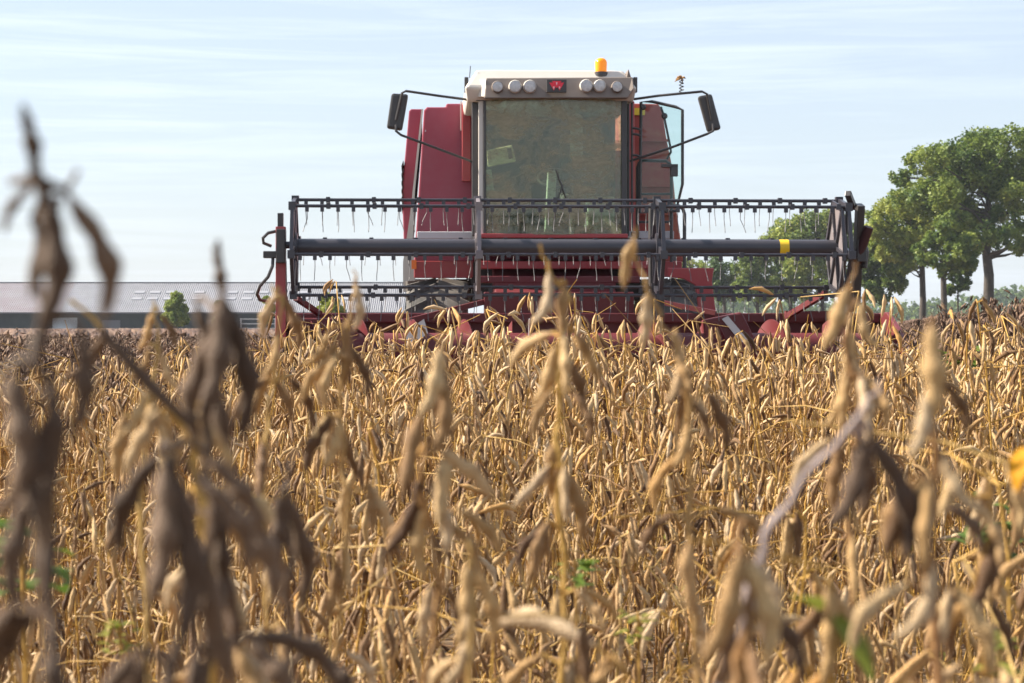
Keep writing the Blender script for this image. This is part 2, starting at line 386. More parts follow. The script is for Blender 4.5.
# distant wood: one mass of crowns along the horizon
def woodland():
    rng = np.random.default_rng(5); cs, rs, ns, ts = [], [], [], []
    for px in np.arange(600, 1180, 3.0):
        Y = 950 + rng.uniform(-60, 60)
        top = 300 - 3 * math.sin(px * .02) - (9 if 975 < px < 1100 else 0) * (1 if px > 990 else .5) - (4 if 640 < px < 720 else 0) + rng.uniform(-2, 3)
        ztop = P(px, top, Y).z; x = P(px, 300, Y).x; z = ztop - 3.5
        while z > 0:
            cs.append(np.array([x + rng.uniform(-2, 2), Y + rng.uniform(-9, 9), z])); rs.append(rng.uniform(3, 4.6)); ns.append(75); ts.append(rng.uniform(.1, .4)); z -= 4
    V, T = leaf_cloud(cs, rs, ns, 1.9, rng, ts)
    o = bpy.data.objects.new('distant_woodland', np_mesh('distant_woodland', V, np.arange(len(V)).reshape(-1, 4), m_leaf, {'tint': T})); C.objects.link(o)
    tag(o, 'hazy blue green woodland along the far horizon', 'woodland', kind='stuff')
woodland()
# ------------------------------------------------------------------ combine harvester
DUST = (0.36, 0.29, 0.22)
m_red = material('machine_red_paint', (0.36, 0.022, 0.035), 0.42, dust=DUST, dust_amt=0.22)
m_redpanel = material('side_panel_red_paint', (0.29, 0.026, 0.055), 0.38, dust=(0.38, 0.24, 0.28), dust_amt=0.22)
m_hdred_shade = material('shaded_header_red_paint', (0.115, 0.008, 0.014), 0.5, dust=(.2,.12,.1), dust_amt=0.14)  # red darkened for the shade the standing crop throws on the header, plus dust
m_worn = material('dusty_worn_red_sheet', (0.36, 0.035, 0.03), 0.7, col2=(0.42, 0.15, 0.085), scale=2.8, contrast=(.42, .66), dust=DUST, dust_amt=0.16)
m_white = material('pale_dusty_plastic', (0.6, 0.57, 0.52), 0.5, dust=DUST, dust_amt=0.3)
m_fascia = material('brown_grey_plastic', (0.15, 0.122, 0.11), 0.6, dust=DUST, dust_amt=0.35)
m_black = material('black_paint', (0.022, 0.024, 0.03), 0.4, dust=DUST, dust_amt=0.12)
m_dark = material('dark_underbody', (0.02, 0.02, 0.022), 0.8, dust=DUST, dust_amt=0.12)
m_reel = material('reel_dark_steel', (0.028, 0.03, 0.042), 0.32, dust=(0.2, 0.16, 0.15), dust_amt=0.14)
m_spider = material('reel_spider_grey', (0.14, 0.125, 0.145), 0.5, dust=DUST, dust_amt=0.35)
m_tine = material('spring_steel', (0.12, 0.115, 0.12), 0.6)
m_tyre = material('tyre_rubber', (0.03, 0.03, 0.03), 0.85, dust=(0.35, 0.31, 0.27), dust_amt=0.55)
m_rim = material('pale_rim_paint', (0.5, 0.5, 0.5), 0.5, dust=DUST, dust_amt=0.4)
m_yellow = material('yellow_band', (0.75, 0.50, 0.02), 0.5)
m_steel = material('worn_bright_steel', (0.55, 0.56, 0.6), 0.35, metal=0.7, dust=DUST, dust_amt=0.2)
m_ledge = material('grey_white_platform', (0.5, 0.49, 0.52), 0.5, dust=DUST, dust_amt=0.25)
m_cream = material('cream_plastic', (0.9, 0.87, 0.6), 0.5)
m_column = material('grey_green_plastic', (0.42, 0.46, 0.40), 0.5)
m_seat = material('dark_seat_fabric', (0.09, 0.09, 0.08), 0.9)
m_cabin = material('cab_lining', (0.09, 0.085, 0.065), 0.85, col2=(0.04, 0.04, 0.035), scale=3)
m_lens = material('lamp_glass', (0.62, 0.61, 0.60), 0.12, col2=(0.42, 0.42, 0.42), scale=30)
m_orange = bpy.data.materials.new('amber_beacon_lens'); m_orange.use_nodes = True
_b = m_orange.node_tree.nodes['Principled BSDF']; _b.inputs['Base Color'].default_value = (1.0, 0.30, 0.005, 1); _b.inputs['Roughness'].default_value = .2
_b.inputs['Emission Color'].default_value = (1.0, 0.27, 0.0, 1); _b.inputs['Emission Strength'].default_value = 0.12
m_logo = bpy.data.materials.new('red_emblem'); m_logo.use_nodes = True
_b = m_logo.node_tree.nodes['Principled BSDF']; _b.inputs['Base Color'].default_value = (0.8, 0.02, 0.05, 1); _b.inputs['Roughness'].default_value = .35
m_logow = material('emblem_pale_tips', (0.85, 0.6, 0.62), 0.4)
m_orsq = material('orange_marker', (0.85, 0.2, 0.03), 0.5)

def glass_material(name, tint, dirt_col, lo, hi, scale, gloss=0.10):
    m = bpy.data.materials.new(name); m.use_nodes = True; n, l = m.node_tree.nodes, m.node_tree.links
    n.remove(n['Principled BSDF'])
    tr = n.new('ShaderNodeBsdfTransparent'); tr.inputs[0].default_value = (*tint, 1)
    gl = n.new('ShaderNodeBsdfGlossy'); gl.inputs['Roughness'].default_value = 0.06
    df = n.new('ShaderNodeBsdfDiffuse'); df.inputs[0].default_value = (*dirt_col, 1)
    tl = n.new('ShaderNodeBsdfTranslucent'); tl.inputs[0].default_value = (*dirt_col, 1)
    dm = n.new('ShaderNodeMixShader'); dm.inputs[0].default_value = .3; l.new(df.outputs[0], dm.inputs[1]); l.new(tl.outputs[0], dm.inputs[2])
    t = n.new('ShaderNodeTexCoord'); mp_ = n.new('ShaderNodeMapping'); mp_.inputs['Scale'].default_value = (1, 1, 1.6)
    z = n.new('ShaderNodeTexNoise'); z.inputs['Scale'].default_value = scale; z.inputs['Detail'].default_value = 9; z.inputs['Roughness'].default_value = .72; z.inputs['Distortion'].default_value = .4
    l.new(t.outputs['Object'], mp_.inputs[0]); l.new(mp_.outputs[0], z.inputs['Vector'])
    r = n.new('ShaderNodeMapRange'); r.inputs[1].default_value = .3; r.inputs[2].default_value = .72; r.inputs[3].default_value = lo; r.inputs[4].default_value = hi
    l.new(z.outputs['Fac'], r.inputs[0])
    a = n.new('ShaderNodeMixShader'); a.inputs[0].default_value = gloss; l.new(tr.outputs[0], a.inputs[1]); l.new(gl.outputs[0], a.inputs[2])
    b = n.new('ShaderNodeMixShader'); l.new(r.outputs[0], b.inputs[0]); l.new(a.outputs[0], b.inputs[1]); l.new(dm.outputs[0], b.inputs[2])
    l.new(b.outputs[0], n['Material Output'].inputs['Surface']); return m
m_wind = glass_material('dusty_windscreen', (0.80, 0.86, 0.74), (0.42, 0.375, 0.26), -0.4, 1.1, 2.6, 0.08)
m_glass = glass_material('green_tinted_glass', (0.88, 0.97, 0.95), (0.25, 0.26, 0.24), 0.01, 0.05, 3.0, 0.03)

H = empty('combine_harvester', MT, YAW)
tag(H, 'big red combine harvester with wide black pick-up reel driving through the soybeans', 'combine harvester')
def part(name, parent=None): return empty(name, (0, 0, 0), 0, parent or H)
def quadx(px0, py0, px1, py1, yl):      # rectangle outline on plane yl
    return [L(px0, py0, yl), L(px1, py0, yl), L(px1, py1, yl), L(px0, py1, yl)]
def poly(pts, yl): return [L(a, b, yl) for a, b in pts]
def boxpx(mb, px0, py0, px1, py1, y0, y1):
    a, b = L(px0, py0, y0), L(px1, py1, y0)
    return mb.box(((a.x+b.x)/2, (y0+y1)/2, (a.z+b.z)/2), (abs(b.x-a.x), y1-y0, abs(a.z-b.z)))

# ---- reel
ZC = L(572, 247.5, 0).z; RR = 0.50
reel = part('reel')
SPX = [293, 478, 658.5, 852]
sx = [L(px, 247, 0).x for px in SPX]
sx[0] = L(292.5, 247, -.3).x; sx[3] = L(851, 247, -.45).x
tb = MB(); tb.lathe([(sx[0], .03), (sx[0], .078), (sx[3]-.05, .078), (sx[3]-.05, .03)], (0, 0, ZC), 'x', 32)
ct = tb.build('centre_tube', m_reel, reel, smooth=True)
xb = L(785, 247, -.08).x
MB().lathe([(xb-.045, .0795), (xb-.045, .081), (xb+.045, .081), (xb+.045, .0795)], (0, 0, ZC), 'x', 32).build('yellow_band', m_yellow, reel, smooth=True)
rnd = random.Random(4)
for k in range(6):
    a = R_(10 + 60 * k); y, z = RR * math.cos(a), ZC + RR * math.sin(a)
    b = MB(); b.tube([(sx[0]-.02, y, z), (sx[3]+.02, y, z)], .0165, 10)
    n = 36; dx = (sx[3] - sx[0]) / n
    for i in range(n):
        x = sx[0] + (i + .5 + rnd.uniform(-.06, .06)) * dx + (k % 3) * .03
        b.cur = 0; b.box((x, y, z - .03), (.035, .035, .05))
        b.cur = 1; w = rnd.uniform(-.004, .004); lean = rnd.uniform(-.008, .008) if rnd.random() < .9 else rnd.uniform(-.04, .04)
        b.tube([(x, y+.01, z-.04), (x+w, y+.03, z-.12), (x+w+lean, y+.015, z-.20), (x+lean*1.4, y-.01, z-.25)], .0034, 4)
        if i % 3 == 1: b.cur = 0; b.box((x + .06, y, z), (.04, .055, .055))
    b.build('tine_bar', [m_reel, m_tine], reel)
def spider(x, mat, panel, th=.02):
    b = MB(); pts = [Vector((x, RR*math.cos(R_(10+60*k)), ZC + RR*math.sin(R_(10+60*k)))) for k in range(6)]
    for k in range(6):
        b.bar(pts[k], pts[(k+1) % 6], .035, .05); b.bar((x, 0, ZC), pts[k], .03, .06)
        b.box(pts[k], (.07, .08, .08))
    b.lathe([(-.03, .05), (-.03, .14), (.03, .14), (.03, .05)], (x, 0, ZC), 'x', 20)
    o = b.build('reel_spider', mat, reel)
    if panel:
        q = MB(); q.prism([p.lerp(Vector((x, 0, ZC)), .03) + Vector((-.05, 0, 0)) for p in pts], (.012, 0, 0))
        q.build('end_panel', m_spider, reel)
        g = MB()
        for k in range(6):
            off = Vector((-.065, 0, 0)); g.bar(pts[k].lerp(Vector((x, 0, ZC)), .05) + off, Vector((x, 0, ZC)) + off, .02, .035); g.bar(pts[k].lerp(pts[(k+1)%6], .0).lerp(Vector((x, 0, ZC)), .04) + off, pts[(k+1)%6].lerp(Vector((x, 0, ZC)), .04) + off, .02, .05)
        g.build('panel_spokes', m_reel, reel)
spider(sx[0], m_reel, False); spider(sx[1], m_spider, False); spider(sx[2], m_reel, False); spider(sx[3], m_reel, True)

# ---- header
hd = part('header'); HY = 1.15
hx0, hx1 = L(300, 330, HY).x - .12, L(874, 330, HY).x + .05
z_top, z_b = L(572, 318, HY).z, .56
b = MB(); b.box(((hx0+hx1)/2, HY, z_top), (hx1-hx0, .14, .10)); b.build('top_beam', m_hdred_shade, hd, bevel=.012)
b = MB(); b.prism([(hx0, HY+.05, z_top-.05), (hx0, HY+.05, z_b+.1), (hx0, HY-.25, z_b), (hx0, -.55, z_b-.04), (hx0, -.55, z_b-.06), (hx0, HY-.22, z_b-.04), (hx0, HY+.09, z_b+.08), (hx0, HY+.09, z_top-.05)], (hx1-hx0, 0, 0))
b.build('back_wall', m_hdred_shade, hd)
b = MB(); b.lathe([(hx0+.05, .05), (hx0+.05, .17), (hx1-.05, .17), (hx1-.05, .05)], (0, .72, .98), 'x', 28); au = b.build('auger', m_hdred_shade, hd, smooth=True)
def flight(x0, x1, hand, turns):
    n = int(26 * turns); vs, fs = [], []
    for i in range(n+1):
        t = i/n; a = hand * t * turns * 2*math.pi; x = x0 + (x1-x0)*t
        for r, dx in ((.168, -.004), (.31, -.004), (.31, .004), (.168, .004)):
            vs.append((x+dx, .72 + r*math.cos(a), .98 + r*math.sin(a)))
    for i in range(n):
        for k in range(4): fs.append((i*4+k, i*4+(k+1) % 4, (i+1)*4+(k+1) % 4, (i+1)*4+k))
    return MB().add(vs, fs)
for (x0, x1, hnd) in ((hx0+.1, -.55, 1), (hx1-.1, .55, -1)):
    flight(x0, x1, hnd, 4.2).build('flighting', m_hdred_shade, au, smooth=True)
b = MB()
for i in range(10):
    a = i * 2.1; b.tube([(-.5 + i*.11, .72, .98), (-.5 + i*.11, .72 + .36*math.cos(a), .98 + .36*math.sin(a))], .009, 5)
b.build('feeder_fingers', m_steel, au)
b = MB(); b.box(((hx0+hx1)/2, -.57, z_b-.05), (hx1-hx0, .09, .02))
for i in range(74):
    x = hx0 + .05 + i*(hx1-hx0-.1)/73; b.prism([(x-.018, -.6, z_b-.06), (x+.018, -.6, z_b-.06), (x+.018, -.6, z_b-.035), (x-.018, -.6, z_b-.035)], (0, -.1, 0))
b.build('knife', m_steel, hd)
b = MB(); b.tube([(hx0, .3, z_b-.16), (hx1, .3, z_b-.16)], .09, 10); b.build('skid_tube', m_steel, hd, smooth=True)
for s, x in ((-1, hx0), (1, hx1)):      # end sheets with divider snouts
    b = MB(); out = [(x, HY+.1, z_top+.05), (x, HY-.35, z_top+.06), (x, .25, z_top-.12), (x, -.45, z_b+.28), (x, -1.35, z_b-.06), (x, -1.3, z_b-.16), (x, -.5, z_b-.12), (x, HY+.1, z_b-.1)]
    b.prism(out, (s*.05, 0, 0)); e = b.build('end_sheet', m_hdred_shade, hd, bevel=.01)
    d = MB(); d.prism([(x + s*.052, -.45, z_b+.26), (x + s*.052, -1.35, z_b-.04), (x + s*.052, -.45, z_b-.1)], (s*.13, .0, 0)); d.build('divider_snout', m_hdred_shade, hd, bevel=.02)
def bar_px(name, pts, w, mat, parent, h=None, rnd_=False):
    b = MB()
    for (p, q) in zip(pts[:-1], pts[1:]):
        if rnd_: b.tube([L(*p), L(*q)], w/2, 8)
        else: b.bar(L(*p), L(*q), w, h)
    return b.build(name, mat, parent)
bar_px('brace', [(296, 298, .5), (320, 314, 1.0)], .05, m_hdred_shade, hd)
bar_px('brace', [(400, 323, .95), (484, 302, 1.3)], .055, m_hdred_shade, hd)
bar_px('brace', [(655, 301, 1.3), (716, 313, .98)], .05, m_hdred_shade, hd)
bar_px('brace', [(786, 317, 1.0), (826, 293, .4)], .055, m_hdred_shade, hd)
b = MB(); boxpx(b, 786, 311, 852, 318, .95, 1.05); b.build('guard_rail', m_hdred_shade, hd)
b = MB(); b.prism(poly([(404, 341), (412, 327), (424, 319), (428, 333), (414, 345)], .45), (0, .06, 0)); b.build('auger_cover_tip', m_steel, hd)
b = MB(); b.prism(poly([(704, 320), (742, 312), (758, 345), (730, 360), (706, 352)], .60), (0, .25, 0)); b.build('gear_cover', m_hdred_shade, hd, bevel=.02)
b = MB(); b.prism(poly([(722, 319), (728, 316), (750, 342), (744, 346)], .57), (0, .02, 0)); b.build('steel_strip', m_steel, hd)
b = MB(); b.prism(poly([(300, 318), (345, 318), (372, 350), (330, 362), (296, 350)], .62), (0, .25, 0)); b.build('gear_cover', m_hdred_shade, hd, bevel=.02)
# reel arms
ax = L(280.5, 240, 0).x
b = MB(); b.bar((ax, .05, L(0, 332, 0).z - .1), (ax, .05, L(0, 226, 0).z), .095, .11); b.bar((ax, HY, z_top-.08), (ax, .08, ZC-.45), .09, .12)
arm = b.build('reel_arm', m_red, H, bevel=.006)
b = MB(); boxpx(b, 276, 229, 285, 263, -.08, .14); b.build('bearing_block', m_black, arm, bevel=.008)
b = MB(); boxpx(b, 277.5, 213, 283, 229, .0, .1); b.build('post_cap', m_black, arm)
b = MB(); boxpx(b, 263, 251, 277, 258, -.03, .08); b.build('hydraulic_motor', m_black, arm, bevel=.008)
b = MB(); b.tube([L(284, 245, .02), L(294, 245, .02)], .035, 12); b.build('axle_stub', m_reel, arm, smooth=True)
b = MB()
b.tube([L(277, 231, .03), L(268, 233, -.03), L(263, 238, -.05), L(263.5, 243, -.03), L(271, 246, .02)], .016, 7)
b.tube([L(273, 258, .0), L(272.5, 266, -.04), L(268, 277, -.05), L(260, 286, -.03), L(257, 294, .05), L(260, 300, .15), L(268, 301, .3)], .017, 7)
b.build('hydraulic_hose', m_black, arm, smooth=True)
b = MB(); b.bar(L(285, 262, .1), L(286, 310, .3), .03); b.build('lift_rod', m_reel, arm)
axr = L(858, 240, 0).x
b = MB(); b.bar((axr, HY, z_top), (axr, .1, ZC-.5), .07, .14); b.bar((axr, .12, ZC-.55), (axr, -.1, ZC+.42), .07, .16); b.bar((axr-.02, .12, ZC+.40), (axr-.12, -.1, ZC+.53), .06)
arm2 = b.build('reel_arm', m_black, H, bevel=.006)
b = MB(); b.tube([L(857, 262, -.05), L(863, 243, -.1), L(869, 227, -.15)], [.05, .05, .045], 14)
b.build('lift_cylinder', material('dull_maroon_paint', (.05, .01, .012), .6), arm2, smooth=True)
b = MB(); boxpx(b, 857, 240, 867, 262, -.12, .1); b.tube([L(862, 236, -.05), L(866, 252, -.05), L(864, 268, -.05)], .03, 8); b.build('cylinder_bracket', m_black, arm2, bevel=.008)
# mid drive column behind the reel
b = MB(); boxpx(b, 650, 203, 664.5, 316, .62, .80); b.bar(L(655, 200, .62), L(668, 212, .62), .05)
b.build('reel_drive_column', m_black, H, bevel=.008)

# ---- chassis, feeder house, platforms
b = MB(); boxpx(b, 472, 262, 640, 300, 3.0, 6.5); boxpx(b, 415, 279, 686, 292, 3.3, 7.5); b.build('chassis', m_dark)
bpy.data.objects['chassis'].parent = H
fh = MB(); fz0, fz1 = L(0, 320, 1.25).z, L(0, 258, 3.0).z; fx0, fx1 = L(497, 300, 1.3).x, L(622, 300, 1.3).x
fh.prism([(fx0, 1.22, z_top), (fx0, 3.1, fz1), (fx0, 3.1, fz1-.75), (fx0, 1.22, .62)], (fx1-fx0, 0, 0)); fho = fh.build('feeder_house', m_hdred_shade, H, bevel=.015)
for i, (yy, hh) in enumerate(((1.6, .05), (2.2, .05), (2.75, .05))):
    t = (yy-1.22)/(3.1-1.22); MB().box(((fx0+fx1)/2, yy, z_top + (fz1-z_top)*t + .03), (fx1-fx0+.02, .09, .06)).build('rib', m_hdred_shade, fho)
b = MB(); boxpx(b, 484, 292, 634, 314, 1.25, 1.34); b.build('header_adapter', m_hdred_shade, H, bevel=.01)
b = MB(); boxpx(b, 480, 261, 655, 269, 2.45, 2.6); b.build('cross_beam', m_red, H, bevel=.01)
b = MB(); boxpx(b, 478, 276, 640, 283, 2.15, 2.3); b.build('cross_beam', m_hdred_shade, H, bevel=.01)
b = MB(); boxpx(b, 414, 261, 474, 278, 3.0, 3.1); b.build('lower_panel', m_red, H, bevel=.01)
b = MB(); boxpx(b, 625, 261, 682, 277, 2.9, 3.0); b.build('lower_panel', m_red, H, bevel=.01)
b = MB(); boxpx(b, 411.5, 260, 416.5, 269, 2.97, 3.0); b.build('marker_light', m_orsq, H)
b = MB(); boxpx(b, 417, 231.5, 473, 239, 2.6, 3.6); b.build('platform', m_ledge, H, bevel=.01)
b = MB(); boxpx(b, 624, 231, 674, 239, 2.6, 3.6); b.build('platform', m_ledge, H, bevel=.01)
b = MB(); b.prism(poly([(668, 268), (714, 268), (712, 281), (716, 312), (699, 312), (695, 285), (684, 279), (668, 277)], 2.1), (0, .05, 0)); b.build('ladder_guard', m_red, H, bevel=.008)
# ---- wheels
def wheel(pxc):
    c = L(pxc, 300, 3.25); Rw, ww = .86, .34
    w = part('wheel')
    t = MB(); t.lathe([(-ww*.75, .46), (-ww, .55), (-ww, .74), (-ww*.8, Rw-.03), (-ww*.3, Rw), (ww*.3, Rw), (ww*.8, Rw-.03), (ww, .74), (ww, .55), (ww*.75, .46)], (c.x, 3.25, Rw), 'x', 48)
    for i in range(22):
        for s in (-1, 1):
            a = 2*math.pi*(i + (.5 if s > 0 else 0))/22; a2 = a + .2
            t.bar((c.x + s*.02, 3.25 + (Rw+.015)*math.cos(a), Rw + (Rw+.015)*math.sin(a)), (c.x + s*ww*1.0, 3.25 + (Rw-.03)*math.cos(a2), Rw + (Rw-.03)*math.sin(a2)), .05, .07)
    t.build('tyre', m_tyre, w, smooth=True)
    r = MB(); r.lathe([(-.2, .1), (-.2, .40), (-.26, .47), (.26, .47), (.2, .40), (.2, .1)], (c.x, 3.25, Rw), 'x', 32); r.build('rim', m_rim, w, smooth=True)
wheel(437); wheel(668)
for pxc in (470, 634):      # rear wheels under the tail
    c = L(pxc, 300, 7.6); w = part('wheel')
    MB().lathe([(-.2, .3), (-.22, .5), (-.12, .62), (.12, .62), (.22, .5), (.2, .3)], (c.x, 7.6, .62), 'x', 36).build('tyre', m_tyre, w, smooth=True)
    MB().lathe([(-.1, .05), (-.14, .32), (.14, .32), (.1, .05)], (c.x, 7.6, .62), 'x', 24).build('rim', m_rim, w, smooth=True)

# ---- body behind the cab
D0, D1 = 4.1, 8.6
b = MB(); b.prism(poly([(414, 262), (424, 110), (427, 107), (446, 107), (446, 103.5), (475, 103.5), (475, 262)], D0), (0, D1-D0, 0)); lp = b.build('grain_tank_side', m_redpanel, H, bevel=.02)
b = MB(); b.prism(poly([(402.5, 205), (402, 190), (409, 111), (411, 109), (422, 109), (411, 240), (404, 250)], 4.4), (0, 3.6, 0)); op = b.build('outer_side_panel', m_redpanel, H, bevel=.015)
b = MB(); b.prism(poly([(421.5, 109), (423.3, 109), (415, 190), (413, 240), (416, 292), (403, 292), (403, 262), (410, 215)], 4.04), (0, .05, 0)); b.build('sunlit_panel_edge', m_white, H)  # white piece paints in the sunlight caught by the body's side edge
b = MB()
for i in range(6):
    z = 160 + i * 8; b.prism(poly([(401.3, z+6), (403.4, z), (403.8, z+3), (401.5, z+9)], 4.3), (0, 1.2, 0))
b.build('louver', m_dark, op)
b = MB(); boxpx(b, 462, 102, 471, 181, 3.9, 4.05); b.build('front_flap', m_red, lp, bevel=.01)
b = MB(); boxpx(b, 428, 199.2, 461, 200, D0-.012, D0); b.build('panel_seam', m_dark, lp)
b = MB(); boxpx(b, 425, 130, 426, 131.5, D0-.02, D0); b.build('panel_catch', m_steel, lp)
b = MB(); boxpx(b, 460.4, 101, 461.6, 130, 3.95, 4.03); b.build('edge_strip', m_white, lp)
b = MB(); b.prism(poly([(622, 262), (622, 103), (658, 104), (662, 108), (666, 135), (672, 165), (676, 205), (684, 262)], D0), (0, D1-D0, 0)); rp_ = b.build('grain_tank_side', m_worn, H, bevel=.02); rp_['label'] = 'dusty worn reddish brown side'
b = MB(); boxpx(b, 641, 139, 669, 141.5, 4.04, 4.09); boxpx(b, 638, 184, 672, 187, 4.04, 4.09); boxpx(b, 638, 213, 677, 215, 4.04, 4.09); b.build('seam_rib', m_worn, rp_)
b = MB(); boxpx(b, 633, 108, 645, 115, 4.06, 4.095); b.build('warning_sticker', m_yellow, rp_)
b = MB(); boxpx(b, 627, 101, 634.5, 236, 3.6, 3.75); b.build('front_flap', m_red, rp_, bevel=.01)
b = MB(); boxpx(b, 478, 150, 628, 262, 4.3, 8.5); b.build('engine_housing', m_redpanel, H)

# ---- cab
cab = part('cab'); cf, cr = 2.25, 4.0
zf = L(0, 236, cf).z; zt = L(0, 97, cf).z; xl_, xr_ = L(476, 0, cf).x, L(628, 0, cf).x
b = MB(); b.box(((xl_+xr_)/2, (cf+cr)/2, zf-.06), (xr_-xl_+.04, cr-cf, .10)); b.build('floor', m_dark, cab)
b = MB(); boxpx(b, 477, 233.5, 628, 238, cf-.06, cf+.06); b.build('sill', m_red, cab, bevel=.008)
def pillar(px0, px1, y0, y1, mat, name='pillar'):
    b = MB(); boxpx(b, px0, 95, px1, 236, y0, y1); b.build(name, mat, cab, bevel=.008)
pillar(472, 478.5, cf+.12, cf+.26, m_black); pillar(478.5, 483.5, cf+.02, cf+.1, m_white); pillar(483.5, 486, cf, cf+.06, m_black)
pillar(621.5, 627, cf, cf+.12, m_black); pillar(627.2, 629.5, cf+.2, cf+.3, m_black)
for x in (xl_+.03, xr_-.03):
    MB().box((x, cr-.05, (zf+zt)/2), (.07, .09, zt-zf)).build('pillar', m_black, cab)
# rear wall with window, lining
b = MB(); w_ = xr_-xl_
b.box(((xl_+xr_)/2, cr-.02, (zf+zt)/2), (w_-.08, .05, zt-zf))
b.build('rear_wall', m_cabin, cab)
b = MB(); b.box(((xl_+xr_)/2, cr+.02, (zf+zt)/2+.15), (w_-.5, .012, zt-zf-.9)); b.build('rear_window', m_wind, cab)
b = MB(); b.box(((xl_+xr_)/2, (cf+cr)/2, zt+.0), (w_, cr-cf, .04)); b.build('headliner', m_cabin, cab)
for x in (xl_+.012, xr_-.012):
    MB().box((x, (cf+cr)/2+.1, (zf+zt)/2), (.010, cr-cf-.42, zt-zf-.04)).build('side_window', m_glass, cab)
# windscreen: gently curved
def screen():
    vs, fs = [], []; n = 14; x0, x1 = L(485, 0, cf).x, L(622, 0, cf).x; z0, z1 = L(0, 234, cf).z, L(0, 96, cf).z
    for i in range(n+1):
        t = i/n; x = x0 + (x1-x0)*t; y = cf + .03 - .10*math.sin(math.pi*t)
        for (dy) in (0, .006):
            vs += [(x, y+dy, z0), (x, y+dy-.02, z1)]
    for i in range(n):
        o = i*4; fs += [(o, o+4, o+5, o+1), (o+2, o+3, o+7, o+6)]
    return MB().add(vs, fs)
screen().build('windscreen', m_wind, cab, smooth=True)
# interior
b = MB(); c = L(583, 205, 3.4)
b.box((c.x, 3.35, zf+.45), (.5, .5, .14)); b.box((c.x, 3.62, zf+.85), (.5, .14, .75)); b.box((c.x, 3.64, zf+1.22), (.28, .1, .18)); b.box((c.x, 3.4, zf+.2), (.3, .3, .4))
b.build('seat', m_seat, cab, bevel=.04)
b = MB(); p0, p1 = L(549, 232, 2.5), L(552, 172, 2.75); b.bar(p0, p1, .10, .09); b.build('steering_column', m_column, cab, bevel=.01)
b = MB(); cc = L(555, 178, 2.85); M = Euler((R_(35), 0, 0)).to_matrix()
b.tube([cc + M @ Vector((.19*math.cos(2*math.pi*i/24), .19*math.sin(2*math.pi*i/24), 0)) for i in range(24)], .014, 6, closed=True)
for k in range(3):
    a = R_(90+120*k); b.tube([cc, cc + M @ Vector((.19*math.cos(a), .19*math.sin(a), 0))], .012, 6)
b.build('steering_wheel', m_black, cab, smooth=True)
b = MB(); b.prism(poly([(487, 150), (512, 145), (516, 161), (488, 166)], 2.45), (0, .1, 0)); mo = b.build('cream_slab', m_cream, cab, bevel=.01)  # cream slab just behind the windscreen, at its left edge
b = MB(); b.prism(poly([(507, 148.5), (511, 148), (513, 158), (509, 159)], 2.43), (0, .015, 0)); b.build('slab_strip', m_black, mo)
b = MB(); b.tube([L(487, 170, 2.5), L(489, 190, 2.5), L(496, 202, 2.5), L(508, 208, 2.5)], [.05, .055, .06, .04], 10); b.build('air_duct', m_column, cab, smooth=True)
b = MB(); b.box(L(620, 210, 3.2) + Vector((-.25, 0, -.05)), (.3, .9, .35)); b.build('side_console', m_column, cab, bevel=.02)
b = MB(); xc = L(575, 0, 4.15).x
b.tube([L(576.5, 158, 2.4), L(576.5, 119, 2.4)], .068, 14); b.lathe([(0, .068), (.03, .06), (.05, .04), (.06, .01)], L(576.5, 119, 2.4), 'z', 14); b.build('pale_upright', m_white, cab, smooth=True)  # pale round-topped upright standing behind the windscreen
# wiper
b = MB(); b.tube([L(553, 231, cf-.1), L(556, 205, cf-.11), L(563, 185, cf-.11)], .008, 6); b.tube([L(556, 170, cf-.1), L(566, 198, cf-.1)], .008, 6); b.build('wiper', m_black, cab)
# roof
rf = cf - .22
def roofm():
    x0, x1 = L(467, 0, rf+.2).x, L(634, 0, rf+.2).x; zb, zu = L(0, 97, rf).z, L(0, 69, rf+.6).z
    b = MB(); sec = []
    for (dx, yy, z) in ():
        pass
    # lower ring, shoulder ring, top ring
    rings = [(0, rf+.22, cr+.25, zb), (-.02, rf+.12, cr+.3, zb+.14), (.10, rf+.3, cr+.2, zu-.03), (.22, rf+.5, cr+.0, zu)]
    vs = []
    for (i, y0, y1, z) in rings: vs += [(x0+i, y0, z), (x1-i, y0, z), (x1-i, y1, z), (x0+i, y1, z)]
    fs = [(3,2,1,0), (12,13,14,15)] + [(r*4+k, r*4+(k+1)%4, (r+1)*4+(k+1)%4, (r+1)*4+k) for r in range(3) for k in range(4)]
    return b.add(vs, fs)
roofm().build('roof', m_white, cab, bevel=.03)
b = MB(); b.prism([L(484, 98, rf), L(486, 78, rf+.10), L(633, 77, rf+.10), L(634, 88, rf+.02), L(628, 98, rf)], (0, .16, 0)); b.build('fascia', m_fascia, cab, bevel=.012)
b = MB(); b.prism([L(468, 97, rf+.3), L(471, 97, rf+.3), L(485, 96.5, rf+.02), L(486, 79, rf+.08), L(472, 79, rf+.35)], (0, .05, 0)); b.build('roof_corner', m_white, cab, bevel=.01)
b = MB(); boxpx(b, 464.5, 77, 468.5, 92, rf+.3, rf+.42); boxpx(b, 633.5, 77, 637.5, 92, rf+.3, rf+.42); b.build('marker_lamp', m_black, cab, bevel=.006)
b = MB(); b.prism(poly([(627, 77), (628.5, 69), (631, 77)], rf+.12), (0, .4, 0)); b.build('roof_fin', m_fascia, cab)
b = MB(); b.lathe([(0, .11), (.025, .11), (.035, .07)], L(512.5, 76.5, rf+.4), 'z', 18); b.build('roof_vent', m_black, cab, smooth=True)
